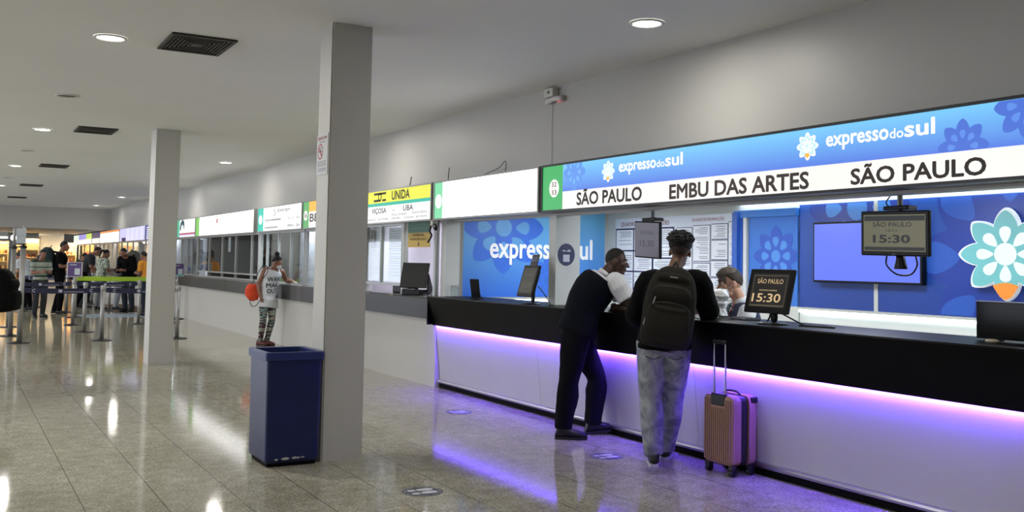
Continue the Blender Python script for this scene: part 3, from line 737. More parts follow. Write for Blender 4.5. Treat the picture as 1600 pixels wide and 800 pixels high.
ncounter(24.52, 31.62, 'white counter with grey band passing behind the far column', [26.8, 29.1], [BANDB]*3)
ncounter(31.62, 49.5, 'long far white counter behind the waiting queue', [36.9, 42.1], [BANDB]*3)

BLIND = mat('blind_grey', (176, 178, 188), .6, var=.08, nscale=3); DIM = mat('dim_wall', (86, 82, 76), .7)
def window(y0, y1, ms, label, zb=1.09, rail=None, zt=2.05, group='glazed ticket windows', x=5.26, w_=.035):
    """aluminium frame with mullions at ms; one pane between each pair"""
    t = thing('ticket_window', label, 'window', (x, (y0+y1)/2, zb), 0, group)
    bm = B()
    cuts = [y0] + ms + [y1]
    for k, m in enumerate(cuts):
        d = w_/2; a = min(max(m, y0+d), y1-d); box(bm, x, x+.05, a-d, a+d, zb, zt)
    for a, b_ in zip(cuts[:-1], cuts[1:]):
        for z in (zb, zt-.03) + ((rail,) if rail else ()): box(bm, x+.004, x+.046, a+w_/2, b_-w_/2, z, z+.03)
    under('frame', bm, ALUW, t)
    for a, b_ in zip(cuts[:-1], cuts[1:]):
        bm = B(); box(bm, x+.022, x+.028, a+w_/2+.001, b_-w_/2-.001, (rail or zb)+.031, zt-.031); under('pane', bm, GL, t)
    return t
def papers(y0, y1, z0, z1, x, label, seed=1, m=PAPER, lines=True):
    t = thing('paper_sheet', label, 'paper', (x, (y0+y1)/2, z0), 0)
    bm = B(); box(bm, x, x+.003, y0, y1, z0, z1); under('sheet', bm, m, t)
    if lines:
        bm = B(); rr = random.Random(seed); z = z1-.05
        while z > z0+.04:
            box(bm, x-.001, x-.0001, y0+.04+.1*rr.random()*(y1-y0), y1-.04, z, z+.006); z -= .026+.02*rr.random()
        under('print_lines', bm, INK, t)
    return t
# lilac office right of the near column
bm = B(); box(bm, 6.5, 6.6, 10.95, 16.1, 0, 2.3); o = struct('wall_office', bm, mat('lilac_wall', (206, 196, 214), .6))
bm = B(); box(bm, 5.5, 8.4, 16.1, 16.18, 0, 2.3); struct('wall_partition', bm, mat('booth_wall', (200, 198, 205), .6))
window(12.02, 13.45, [12.78], 'sliding glass ticket window beside the black monitor', zb=1.20, group=None)
for y in (12.02, 13.4):
    bm = B(); box(bm, 5.26, 5.33, y-.05, y+.012, 1.09, 2.05); tag(obj('window_post', bm, ALUW), 'aluminium post at the %s edge of the sliding glass window' % ('right' if y < 13 else 'left'), 'post')
papers(12.1, 12.72, 1.26, 2.0, 5.36, 'large printed white sheet behind the sliding glass, its right half', 3)
papers(12.86, 13.42, 1.26, 2.0, 5.36, 'large printed white sheet behind the sliding glass, its left half', 4)
bm = B(); box(bm, 5.33, 5.345, 13.2, 13.33, 1.72, 1.98); tag(obj('hanging_tag', bm, mat('tag_olive', (110, 104, 78), .6)), 'small olive tag hung at the top left of the sliding glass', 'tag')
nt_ = thing('hanging_notice', 'green and yellow notice hung over the black monitor with a down arrow', 'notice', (5.30, 11.585, 1.72))
bm = B(); box(bm, 5.30, 5.31, 11.25, 11.92, 1.72, 2.05); under('board', bm, mat('notice_yellow', (190, 160, 72), .5), nt_)
bm = B(); box(bm, 5.297, 5.2995, 11.25, 11.92, 1.91, 2.05); under('green_band', bm, mat('notice_green', (56, 104, 88), .5), nt_)
DKB = mat('brown_ink', (84, 66, 30), .6)
for s, z, m, a, b_ in (('ATENDIMENTO', 1.95, mat('band_ink', (104, 140, 124), .6), 11.88, 11.30), ('COMPRE SUA', 1.865, DKB, 11.78, 11.40), ('PASSAGEM AQUI', 1.812, DKB, 11.84, 11.33)):
    bm = B(); text_bm(s, (5.2995-.003, a, z), (0, b_-a, 0), (0, 0, .03), .0008, .01, bm); under('lettering', bm, m, nt_)
bm = B(); plate(bm, [(-.012, .03), (.012, .03), (.012, 0), (.032, 0), (0, -.04), (-.032, 0), (-.012, 0)], (5.2995, 11.58, 1.765), (0, -1, 0), (0, 0, 1), .001); under('arrow', bm, DKB, nt_)
papers(11.55, 12.2, 1.3, 1.68, 6.49, 'pale printed sheet on the lilac wall behind the black monitor', 8, mat('paper_rose', (214, 204, 212), .6))
# window of the orange sign
window(14.02, 16.12, [15.3], 'ticket window half hidden behind the near column', group=None)
# white room seen behind the woman
bm = B(); box(bm, 6.05, 6.10, 16.2, 18.9, 0, 2.3); struct('wall_blind', bm, BLIND)
window(16.2, 18.93, [17.0, 17.75, 18.5], 'light glazed ticket window behind the woman in the white tank top')
papers(16.35, 16.95, 1.25, 2.0, 6.046, 'tall printed sheet behind the glass right of the woman', 11); papers(17.15, 17.8, 1.3, 2.0, 6.046, 'printed sheet behind the glass directly above the woman', 12)
# dark room
bm = B(); box(bm, 7.9, 8.0, 19.0, 24.5, 0, 2.3); struct('wall_dim', bm, DIM)
bm = B(); box(bm, 5.5, 8.4, 18.97, 19.03, 0, 2.3); struct('wall_divider', bm, DIM)
bm = B(); box(bm, 5.5, 8.4, 24.5, 24.56, 0, 2.3); struct('wall_divider', bm, DIM)
window(19.05, 24.5, [19.6, 20.85, 22.05, 23.3], 'row of dark glazed ticket windows between the columns', rail=1.20)
papers(21.55, 21.75, 1.68, 2.0, 5.33, 'small white sheet taped inside the dark windows', 13, lines=False); papers(23.2, 23.4, 1.12, 1.22, 5.22, 'small white card on the counter ledge under the dark windows', 14, lines=False)
for k, (y, z, x) in enumerate(((19.3, 1.86, 6.2), (19.7, 1.78, 6.6), (19.2, 1.70, 6.0), (20.0, 1.72, 6.9), (17.6, 1.86, 5.44), (17.3, 1.74, 5.44))):  # glowing balls standing in for warm hall lights mirrored in the glass
    if x < 5.5: continue
    t = thing('pendant_lamp', 'tiny warm pendant lamp glowing behind the dark glass, %s' % ('upper left', 'upper middle', 'lower right', 'lowest of the four')[k], 'lamp', (x, y, z))
    bm = B(); ball(bm, (0, 0, 0), .035, n=12, m=8); obj('bulb', bm, emat('bulb_warm', (255, 190, 120), 8), t, True)
    bm = B(); tube(bm, [(0, 0, .03), (0, 0, 2.298-z)], .004, 6); obj('cord', bm, DARK, t)
# light windows by the far column and beyond
bm = B(); box(bm, 6.05, 6.10, 24.6, 53.9, 0, 2.3); struct('wall_blind', bm, BLIND)
window(24.56, 29.0, [25.2, 25.75, 26.5, 27.4], 'light glazed ticket window beside the far column, under the bird sign')
window(29.0, 36.9, [30.0, 31.0, 32.0, 33.2, 34.4, 35.6], 'far ticket window under the timetable board')
window(36.9, 44.0, [38, 39.2, 40.4, 41.6, 42.8], 'farther ticket window under the white and orange sign'); window(44.0, 53.8, [46, 48, 50, 52], 'farthest glazed ticket window at the end of the wall')
gp = thing('glass_poster', 'poster with a grey face silhouette behind the glass beside the far column', 'poster', (5.42, 25.7, 1.2))
bm = B(); box(bm, 5.42, 5.43, 24.7, 26.5, 1.2, 2.0); under('sheet', bm, mat('poster_lilac', (168, 170, 184), .5), gp)
bm = B(); plate(bm, [(.17*math.cos(2*PI*k/20), .27*math.sin(2*PI*k/20)) for k in range(20)], (5.4195, 25.55, 1.62), (0, -1, 0), (0, 0, 1), .001); under('face_print', bm, mat('poster_grey', (84, 86, 98), .5), gp)
for a, b_ in ((25.8, 26.45), (24.75, 25.15)):
    bm = B(); box(bm, 5.415, 5.4195, a, b_, 1.2, 1.28); under('blue_strip', bm, mat('poster_blue', (52, 96, 190), .5), gp)
# white posts and conduit at the counter joint
bm = B(); box(bm, 5.24, 5.30, 10.95, 11.0, 1.09, 2.05); struct('trim_7', bm, ALUW)
wire([(5.21, 10.84, 2.05), (5.21, 10.84, 1.6), (5.21, 10.84, 1.11)], .016, 'grey metal conduit standing on the counter end under the plain white sign', 'conduit_pipe', mat('conduit', (140, 142, 142), .35, .6), cat='pipe')
cc = thing('security_camera', 'small security camera under the plain white sign at the counter joint', 'camera', (5.2, 10.85, 2.0))
bm = B(); rbox(bm, 5.16, 5.24, 10.88, 10.94, 1.98, 2.045, .008); under('bracket', bm, mat('cam_white', (190, 190, 188), .4), cc)
bm = B(); tube(bm, [(5.18, 10.86, 1.98), (5.14, 10.74, 1.94)], .026, 10); under('body', bm, DARK, cc, True)
wire([(5.22, 11.0, 2.04), (5.2, 11.03, 1.92), (5.21, 11.0, 1.86), (5.2, 11.08, 1.78)], .012, 'dark cable tangle hanging left of the security camera', 'cable_loop', DARK)
for x, y, wt in ((5.87, 12.7, 20), (6.1, 11.6, 12), (5.9, 15.0, 12), (5.86, 17.0, 26), (5.86, 18.2, 26), (6.6, 21.5, 4), (5.86, 25.6, 22), (5.86, 28, 22), (5.86, 31, 22), (5.86, 34.5, 14), (5.86, 39, 14), (5.86, 44, 14), (5.86, 49, 14)):  # unseen office lights added so the ticket windows look brighter
    booth_lamp(x, y, wt, 'square light panel in an office ceiling behind the ticket windows')

# ------------------------------------------------------------------ things on and over the counters
SCRT = mat('screen_tan', (196, 170, 128), .5, emit=.75)
def rotM(rz, tilt=0., loc=(0, 0, 0)): return Matrix.Translation(loc) @ Matrix.Rotation(rz, 4, 'Z') @ Matrix.Rotation(tilt, 4, 'Y')
def monitor(name, label, loc, rz, tilt, W, Hh, zc, screen_m, bezel=.03, base=True, group=None, drop=None, roll=0., foot=(.10, .12)):
    """local -X is the screen side; zc: height of the panel's middle over loc"""
    t = thing(name, label, 'monitor', loc, rz, group)
    Mx = Matrix.Translation((0, 0, zc)) @ Matrix.Rotation(tilt, 4, 'Y') @ Matrix.Rotation(roll, 4, 'X')
    bm = B(); rbox(bm, -.014, .014, -W/2, W/2, -Hh/2, Hh/2, .008, Mx=Mx); rbox(bm, .014, .045, -W*.36, W*.36, -Hh*.36, Hh*.36, .01, Mx=Mx); case = obj('case', bm, DARK, t)
    bm = B(); b_ = B(); box(b_, -.0155, -.0142, -W/2+bezel, W/2-bezel, -Hh/2+bezel*1.2, Hh/2-bezel); merge(bm, b_, Mx); obj('screen', bm, screen_m, t)
    if base:
        bm = B(); tube(bm, [(.05, 0, .045), (.055, 0, zc*.5), (.04, 0, zc)], [.03, .026, .03], 12, flat=.6); obj('neck', bm, DARK, t, True)
        bm = B(); rings(bm, [(Vector((.03, 0, z)), Vector((1, 0, 0)), Vector((0, 1, 0)), r*foot[0], r*foot[1]) for z, r in ((0, 1), (.008, 1), (.016, .8), (.018, .4))], 24); obj('foot', bm, DARK, t, True)
    if drop:
        bm = B(); tube(bm, [(.05, 0, zc+Hh*.3), (.05, 0, zc+drop)], .018, 10); obj('hanger_pole', bm, mat('pole_grey', (120, 122, 122), .4, .5), t)
        bm = B(); rbox(bm, .0, .1, -.10, .10, zc+Hh/2+.005, zc+Hh/2+.035, .008); obj('bracket', bm, DARK, t)
    def scr(s, yl, yr, z, cap, m, fat=.008):
        b2 = text_bm(s, (-.0157, yl, z), (0, yr-yl, 0), (0, 0, cap), .0004, fat); c2 = B(); merge(c2, b2, Mx); obj('screen_text', c2, m, t)
    return t, scr, Mx
tan = SCRT
# near desk monitor
t, scr, Mx = monitor('desk_monitor', 'black desk monitor reading a city and a time beside the attendant', (5.25, 5.24, 1.11), .12, .28, .40, .335, .245, emat('scr_black', (22, 20, 18), .9), bezel=.035)
scr('SÃO PAULO', .115, -.115, .055, .034, tan, 0); scr('PRÓXIMO HORÁRIO', .085, -.075, -.002, .010, tan, .005); scr('15:30', .14, -.115, -.085, .062, tan, .014)
bm = B(); c2 = B()
for a in ((-.15, .15, .113, .118), (-.15, .15, -.118, -.108), (-.15, -.147, -.108, .113), (.147, .15, -.108, .113)): box(c2, -.0163, -.0157, *a)
merge(bm, c2, Mx); obj('screen_frame', bm, mat('screen_dim', (96, 88, 70), .5, emit=.5), t)
wire([(5.36, 5.33, 1.25), (5.37, 5.36, 1.16), (5.33, 5.36, 1.117), (5.3, 5.37, 1.117)], .007, 'short black cable at the left of the near desk monitor')
wire([(5.33, 5.22, 1.2), (5.36, 5.08, 1.14), (5.35, 4.98, 1.117), (5.41, 4.86, 1.117), (5.38, 4.75, 1.117), (5.33, 4.9, 1.118), (5.3, 5.0, 1.118)], .006, 'black cable coiled right of the near desk monitor')
# middle desk monitor with a card on top
t, scr, Mx = monitor('desk_monitor', 'grey framed desk monitor with a little card on top by the fin wall', (5.18, 8.57, 1.11), -.1, .28, .36, .335, .24, mat('scr_dim', (62, 62, 58), .3, emit=.15), bezel=.03)
scr('SÃO PAULO', .10, -.10, .05, .028, mat('scr_dim_text', (98, 98, 90), .4, emit=.2)); scr('15:30', .11, -.10, -.07, .05, mat('scr_dim_text', (98, 98, 90), .4, emit=.2))
c2 = B(); bm = B(); box(c2, -.004, .004, -.09, .07, .17, .285); merge(bm, c2, Mx); card = obj('top_card', bm, mat('card_navy', (30, 36, 58), .4), t)
c2 = B(); bm = B()
for a in ((.02, .055, .21, .25), (-.07, .0, .24, .25), (-.07, .0, .215, .225)): box(c2, -.0055, -.0042, *a)
merge(bm, c2, Mx); obj('card_print', bm, mat('card_print', (120, 128, 150), .5), card)
wire([(5.25, 8.50, 1.30), (5.28, 8.40, 1.2), (5.30, 8.34, 1.117)], .005, 'black cable dropping from the grey framed desk monitor')
# tablet on a stand
t = thing('tablet_stand', 'small black tablet leaning on its stand at the left end of the counter', 'tablet', (5.33, 10.0, 1.11), .5)
bm = B(); rbox(bm, -.008, .008, -.06, .06, .015, .235, .004, Mx=Matrix.Rotation(-.22, 4, 'Y')); obj('tablet', bm, DARK, t)
bm = B(); rbox(bm, -.05, .07, -.055, .055, 0, .012, .004); rbox(bm, .0, .012, -.04, .04, .01, .13, .004, Mx=Matrix.Translation((.045, 0, 0)) @ Matrix.Rotation(-.5, 4, 'Y')); obj('stand', bm, DARK, t)
# black monitor of the next office
t, scr, Mx = monitor('desk_monitor', 'large blank black monitor under the green and yellow notice', (5.32, 11.72, 1.09), .62, .25, .40, .34, .26, mat('scr_off', (38, 38, 38), .35), bezel=.004, foot=(.13, .2))
bm = B(); plate(bm, [(.02, .01), (.2, .01), (.05, .28)], (0, -.17, 0), (1, 0, 0), (0, 0, 1), .02); obj('side_bracket', bm, DARK, t)
bm = B(); rbox(bm, -.10, .12, -.14, .14, 0.001, .075, .01); obj('dock', bm, DARK, t)
wire([(5.36, 11.5, 1.12), (5.36, 11.3, 1.13), (5.32, 11.18, 1.10), (5.34, 11.12, 1.10), (5.42, 11.25, 1.11)], .012, 'thick black cable beside the blank black monitor')
t = thing('receipt_printer', 'low black receipt printer behind the sliding glass window', 'printer', (5.5, 12.45, 1.09), .0)
bm = B(); rbox(bm, -.1, .1, -.2, .2, 0, .12, .015); obj('body', bm, DARK, t)
bm = B(); rbox(bm, -.07, .03, -.17, .17, .121, .135, .005); obj('lid', bm, mat('printer_lid', (34, 34, 36), .4), t)
bm = B(); plate(bm, [(-.1, 0), (-.07, .02), (.02, .035), (.08, .02), (.1, -.02), (.05, -.05), (-.05, -.04)], (5.108, 12.0, 1.06), (0, -1, 0), (0, 0, 1), .002); tag(obj('sticker', bm, mat('sticker_yellow', (176, 160, 96), .6)), 'torn yellow sticker on the edge of the black counter band', 'sticker')
t = thing('glass_jar', 'small clear glass jar on the counter by the white post', 'jar', (5.36, 10.62, 1.11))
bm = B(); lathe(bm, [(.045, 0), (.05, .01), (.05, .12), (.046, .12), (.046, .012), (.001, .012)], 20); obj('glass', bm, GL, t, True)
bm = B(); lathe(bm, [(.052, .121), (.052, .135), (.001, .137)], 20); obj('lid', bm, mat('jar_lid', (170, 172, 168), .3), t, True)
# hanging monitors
t, scr, Mx = monitor('hanging_monitor', 'square monitor hanging from a pole above the leaning man', (5.5, 7.01, 1.30), 0., -.05, .37, .335, .465, mat('scr_mauve', (92, 88, 100), .3, emit=.22), bezel=.012, base=False, drop=.53, roll=.05)
tm = mat('scr_mauve_text', (64, 62, 76), .4)
scr('15:30', .10, -.10, -.06, .055, tm); scr('SÃO PAULO', .10, -.10, .05, .03, mat('scr_mauve_text_b', (80, 77, 90), .4))
t, scr, Mx = monitor('hanging_monitor', 'wide monitor hanging from a pole in front of the television', (5.5, 4.34, 1.30), 0., -.03, .545, .305, .475, mat('scr_olive', (118, 114, 78), .3, emit=.28), bezel=.026, base=False, drop=.52, roll=.02)
tk = mat('scr_ink', (40, 40, 34), .4)
scr('SÃO PAULO', .17, -.14, .045, .030, tk, .01); scr('LEITO', .06, -.03, .012, .014, tk, .0); scr('15:30', .165, -.125, -.062, .050, tk, .03)
c2 = B(); box(c2, -.0162, -.0157, -.24, .24, .085, .118); box(c2, -.0162, -.0157, -.24, .24, -.115, -.092); bm = B(); merge(bm, c2, Mx); obj('screen_band', bm, mat('scr_band', (48, 52, 48), .4), t)
b2 = text_bm('LG', (-.0147, .014, -.146), (0, -.022, 0), (0, 0, .010), .0003, .01); c2 = B(); merge(c2, b2, Mx); obj('maker_mark', c2, mat('mark_grey', (150, 150, 150), .4), t)
bm = B(); rings(bm, [(Vector((.03, -.02, z)), Vector((1, 0, 0)), Vector((0, 1, 0)), .03, r) for z, r in ((.335, .028), (.30, .03), (.255, .045), (.24, .05), (.235, .045))], 16); obj('stand_stub', bm, DARK, t, True)
wire([(5.54, 4.44, 1.62), (5.54, 4.44, 1.56), (5.54, 4.36, 1.50), (5.54, 4.25, 1.50), (5.54, 4.2, 1.56), (5.54, 4.21, 1.62)], .006, 'black cable looping under the wide hanging monitor')
wire([(5.545, 4.40, 1.94), (5.56, 4.46, 1.99), (5.56, 4.42, 2.05), (5.56, 4.37, 2.2)], .005, 'black cable beside the pole of the wide hanging monitor')
# glossy black screen box at the end
t = thing('desk_screen', 'glossy black screen seen from behind at the near end of the counter', 'screen', (5.47, 3.36, 1.11))
bm = B(); rbox(bm, -.012, .012, -.42, .36, .012, .235, .004); obj('panel', bm, mat('gloss_black', (7, 7, 8), .08, spec=.12), t)
bm = B(); box(bm, -.013, .013, -.42, .36, .2355, .240); obj('top_edge', bm, mat('edge_grey', (120, 122, 126), .3, .6), t)
for y in (-.3, .25):
    bm = B(); rbox(bm, -.06, .06, y-.03, y+.03, 0, .012, .004); obj('foot', bm, DARK, t)
pt = B(); rings(pt, [(Vector((0, 0, z)), Vector((1, 0, 0)), Vector((0, 1, 0)), .03*r, .045*r) for z, r in ((0, .8), (.006, 1), (.014, .9), (.02, .5))], 16)
tag(obj('receipt_pad', pt, mat('cream_pad', (190, 184, 160), .5), None, True, (5.36, 3.55, 1.11)), 'small cream pad on the counter before the glossy black screen', 'pad')
rp = B(); rbox(rp, -.05, .05, -.04, .04, 0, .012, .003); tag(obj('card_holder', rp, mat('grey_card', (70, 74, 84), .4), None, False, (5.36, 3.27, 1.11)), 'small grey card holder at the end of the counter', 'holder')
kb = thing('keyboard', 'dark grey low keyboard lying on the counter before the attendant', 'keyboard', (5.52, 5.78, 1.11), -.3)
bm = B(); rbox(bm, -.07, .07, -.13, .13, 0, .016, .004); obj('base', bm, mat('kb_grey', (74, 78, 88), .5), kb)
bm = B()
for i in range(4):
    for j in range(10): box(bm, -.055+i*.028, -.032+i*.028, -.12+j*.024, -.1+j*.024, .0165, .021)
obj('keys', bm, mat('kb_keys', (50, 52, 60), .5), kb)

# ------------------------------------------------------------------ things on the hall floor
# blue litter bin
t = thing('litter_bin', 'tall square dark blue litter bin beside the near column', 'bin', (2.25, 7.29, 0))
BLUE = mat('bin_blue', (18, 32, 82), .32, var=.12, nscale=5)
def sq(hx, hy, z, r=.03, n=5):
    out = []
    for cx, cy, a0_ in ((hx-r, hy-r, 0), (-hx+r, hy-r, PI/2), (-hx+r, -hy+r, PI), (hx-r, -hy+r, 1.5*PI)):
        for k in range(n): a = a0_ + PI/2*k/(n-1); out.append(Vector((cx+r*math.cos(a), cy+r*math.sin(a), z)))
    return out
def shell(bm, secs, close0=False, close1=False, mi=0):
    L = [[bm.verts.new(p) for p in s] for s in secs]; n = len(L[0])
    for i in range(len(L)-1):
        for k in range(n): bm.faces.new((L[i][k], L[i][(k+1) % n], L[i+1][(k+1) % n], L[i+1][k])).material_index = mi
    if close0: bm.faces.new(list(reversed(L[0]))).material_index = mi
    if close1: bm.faces.new(L[-1]).material_index = mi
bm = B(); shell(bm, [sq(.190, .215, .028), sq(.206, .231, .05), sq(.210, .237, .795), sq(.200, .227, .795), sq(.196, .22, .06)], True, True); obj('body', bm, BLUE, t)
bm = B(); shell(bm, [sq(.213, .24, .775), sq(.224, .252, .780), sq(.226, .254, .83), sq(.222, .25, .84), sq(.185, .212, .838), sq(.182, .209, .78), sq(.213, .24, .775)]); obj('rim', bm, mat('bin_rim', (34, 50, 108), .3, var=.1), t)
bm = B(); rbox(bm, -.185, .185, -.21, .21, 0, .0275, .008); obj('base', bm, KICK, t)
bm = B()
for x, z, a, b_ in ((-.05, .053, .03, .010), (.02, .055, .022, .009), (.045, .054, .016, .007), (-.12, .05, .012, .008), (.08, .056, .012, .005)):
    plate(bm, [(a*math.cos(2*PI*k/7)*(1+.3*math.sin(5*k)), b_*math.sin(2*PI*k/7)) for k in range(7)], (x, -.2318, z+.006), (1, 0, 0), (0, 0, 1), .001)
obj('chipped_paint', bm, mat('chip_white', (196, 196, 190), .7), t)
# suitcase
SH = mat('case_rose', (156, 118, 104), .42, .0, var=.05); SHB = mat('case_black', (14, 14, 18), .5)
t = thing('suitcase', 'rose gold hard shell suitcase with its handle pulled up by the counter', 'suitcase', (5.085, 5.475, 0), math.radians(-90))
def halfcase(y0, y1):
    bm = B(); n = 5
    W2, z0, z1, r = .165, .075, .585, .055
    def outline(ins):
        out = []
        for cx, cz, a0_ in ((W2-r, z1-r, 0), (-W2+r, z1-r, PI/2), (-W2+r, z0+r, PI), (W2-r, z0+r, 1.5*PI)):
            for k in range(n+1):
                a = a0_+PI/2*k/n; out.append(Vector((cx+(r-ins)*math.cos(a), 0, cz+(r-ins)*math.sin(a))))
        return out
    secs = []
    sg = 1 if y1 > y0 else -1
    for y, ins in ((y0, .0), (y1-sg*.035, .0), (y1-sg*.012, .006), (y1-sg*.003, .018), (y1, .032)):
        secs.append([p+Vector((0, y, 0)) for p in outline(ins)])
    shell(bm, secs, True, True)
    yb = y1-sg*.002
    for k in range(13):
        x = -.132+k*.022; zt = .565 if abs(x) > .075 or sg > 0 else .50
        rbox(bm, x-.0065, x+.0065, min(yb, yb+sg*.010), max(yb, yb+sg*.010), .10, zt-.01, .003, 1)
    return bm
obj('front_shell', halfcase(-.045, -.125), SH, t); obj('rear_shell', halfcase(.035, .12), SH, t)
bm = B(); rbox(bm, -.160, .160, -.0445, .0345, .08, .58, .03); obj('zip_band', bm, SHB, t)
bm = B(); rbox(bm, -.075, .075, -.134, -.1325, .52, .60, .0007) if False else rbox(bm, -.078, .078, -.128, -.085, .50, .592, .012); obj('handle_recess', bm, SHB, t)
for x in (-.06, .06):
    bm = B(); tube(bm, [(x, -.105, .53), (x, -.105, .76)], .0085, 10); tube(bm, [(x, -.105, .72), (x, -.105, .96)], .0065, 10); obj('handle_tube', bm, CHROME, t, True)
bm = B(); rbox(bm, -.075, .075, -.122, -.088, .955, .985, .012, 3); obj('pull_handle', bm, SHB, t)
bm = B(); tube(bm, [(-.08, .02, .585), (-.05, .02, .605), (.05, .02, .605), (.08, .02, .585)], .009, 8, 3); obj('carry_handle', bm, SHB, t, True)
bm = B(); rbox(bm, .150, .171, .05, .115, .53, .575, .008); obj('corner_guard', bm, SHB, t)
for x in (-.125, .125):
    for y in (-.09, .085):
        bm = B(); rbox(bm, x-.025, x+.025, y-.022, y+.022, .045, .085, .008); lathe_ = B()
        rings(lathe_, [(Vector((x+s, y, .027)), Vector((0, 1, 0)), Vector((0, 0, 1)), r, r) for s, r in ((-.02, .02), (-.016, .027), (.016, .027), (.02, .02))], 16); merge(bm, lathe_)
        obj('wheel', bm, SHB, t)
# footprints stickers
FDARK = mat('sticker_grey', (56, 58, 68), .55, var=.1, nscale=30); FLITE = mat('sticker_white', (206, 206, 214), .45, var=.05, nscale=30)
def foot_sticker(x, y, label):
    t = thing('floor_sticker', label, 'sticker', (x, y, .0), math.radians(0), 'round footprint stickers')
    bm = B(); plate(bm, [(.135*math.cos(2*PI*k/40), .135*math.sin(2*PI*k/40)) for k in range(40)], (0, 0, .0005), (1, 0, 0), (0, 1, 0), .001); obj('disc', bm, FDARK, t)
    bm = B()
    for k in range(44):
        a = 2*PI*k/44
        if k % 11 in (0, 5): continue
        plate(bm, [(.113*math.cos(a), .113*math.sin(a)), (.125*math.cos(a), .125*math.sin(a)), (.125*math.cos(a+.09), .125*math.sin(a+.09)), (.113*math.cos(a+.09), .113*math.sin(a+.09))], (0, 0, .0016), (1, 0, 0), (0, 1, 0), .0004)
    obj('ring_print', bm, mat('sticker_mid', (150, 152, 160), .5), t)
    for s in (-1, 1):
        bm = B()
        sole = [(.0, .105), (.022, .095), (.03, .06), (.026, .02), (.018, -.012), (-.014, -.012), (-.02, .02), (-.022, .06), (-.018, .09)]
        heel = [(-.014, -.024), (.017, -.024), (.022, -.06), (.012, -.08), (-.008, -.08), (-.018, -.06)]
        # feet point along +x (towards the counter)
        def tr(p): return [(y_-.012, -(x_*1.25*s) + s*.044) for x_, y_ in p]
        a_, b2 = tr(sole), tr(heel)
        plate(bm, a_ , (0, 0, .0016), (1, 0, 0), (0, 1, 0), .0005); plate(bm, b2, (0, 0, .0016), (1, 0, 0), (0, 1, 0), .0005)
        obj('footprint', bm, FLITE, t)
foot_sticker(4.563, 8.888, 'round footprint floor sticker in violet light near the left end of the counter')
foot_sticker(2.781, 5.922, 'round grey footprint floor sticker nearest the camera, right of the litter bin')
foot_sticker(4.602, 6.375, 'round footprint floor sticker between the two standing men')
# no smoking notice on the column
ns = thing('no_smoking_sign', 'white no smoking notice on the side of the near column', 'sign', (2.484, 7.26, 2.35))
bm = B(); box(bm, 2.481, 2.4855, 7.135, 7.392, 2.19, 2.51); under('sheet', bm, mat('notice_white', (188, 190, 190), .4), ns)
bm = B()
for k in range(24):
    a, b_ = 2*PI*k/24, 2*PI*(k+1)/24
    plate(bm, [(.062*math.cos(a), .062*math.sin(a)), (.062*math.cos(b_), .062*math.sin(b_)), (.05*math.cos(b_), .05*math.sin(b_)), (.05*math.cos(a), .05*math.sin(a))], (2.481, 7.31, 2.375), (0, -1, 0), (0, 0, 1), .001)
plate(bm, [(-.042, .032), (-.032, .042), (.042, -.032), (.032, -.042)], (2.4795, 7.31, 2.375), (0, -1, 0), (0, 0, 1), .001)
under('red_ring', bm, mat('prohibit_red', (170, 70, 84), .5), ns)
bm = B(); plate(bm, [(-.035, -.005), (.03, -.005), (.03, .007), (-.035, .007)], (2.4808, 7.31, 2.375), (0, -1, 0), (0, 0, 1), .0008); plate(bm, [(.0, .01), (.012, .02), (.02, .035), (.012, .035), (.004, .024)], (2.4808, 7.31, 2.375), (0, -1, 0), (0, 0, 1), .0008); under('cigarette', bm, mat('sign_black', (60, 60, 64), .5), ns)
bm = B()
for z in (2.29, 2.275, 2.26, 2.235, 2.22): box(bm, 2.480, 2.4808, 7.17, 7.36, z, z+.006)
box(bm, 2.480, 2.4808, 7.20, 7.33, 2.445, 2.451); under('print_lines', bm, INK, ns)
bm = text_bm('PROIBIDO FUMAR', (2.4808, 7.37, 2.468), (0, -.21, 0), (0, 0, .022), .0008, .01); under('lettering', bm, mat('prohibit_red', (170, 70, 84), .5), ns)

# ------------------------------------------------------------------ queue posts and belts
STEEL = mat('post_steel', (160, 160, 158), .45, .55); BASEM = mat('post_base', (40, 40, 42), .4, .5); BELT = mat('belt_navy', (28, 30, 62), .6, var=.15, nscale=20); BMARK = mat('belt_mark', (170, 174, 190), .6)
BLIME = mat('belt_lime', (164, 200, 52), .6)
def post(x, y, label, tall=False, h=1.0):
    t = thing('queue_post', label, 'queue post', (x, y, 0), 0, 'belt barrier posts')
    bm = B(); lathe(bm, [(.19, 0), (.19, .008), (.17, .016), (.06, .03), (.04, .035)], 28); obj('base', bm, BASEM, t, True)
    if not tall:
        bm = B(); lathe(bm, [(.037, .03), (.037, h-.09), (.001, h-.09)], 18); obj('pole', bm, STEEL, t, True)
        bm = B(); lathe(bm, [(.041, h-.09), (.043, h-.08), (.043, h-.01), (.036, h), (.001, h)], 18); obj('belt_head', bm, BASEM if h > 1.0 else STEEL, t, True)
    else:
        bm = B(); lathe(bm, [(.045, .03), (.045, 1.66), (.001, 1.66)], 18); obj('pole', bm, STEEL, t, True)
        bm = B(); lathe(bm, [(.05, 1.64), (.056, 1.65), (.056, 1.68), (.045, 1.69), (.001, 1.69)], 18); rbox(bm, -.09, .06, -.02, .02, 1.655, 1.675, .005); obj('collar', bm, BASEM, t)
        bm = B(); lathe(bm, [(.026, 1.68), (.026, 2.02), (.02, 2.03), (.001, 2.03)], 14); obj('top_pole', bm, STEEL, t, True)
    return t
post(1.092, 18.84, 'tall steel post topped by a small plate, nearest of the queue posts', True)
post(1.032, 20.52, 'tall steel post without a plate, just left of the one with the plate', True)
pl = thing('post_plate', 'small pale plate clipped to the top of the nearest tall steel post', 'sign', (1.05, 18.80, 1.70))
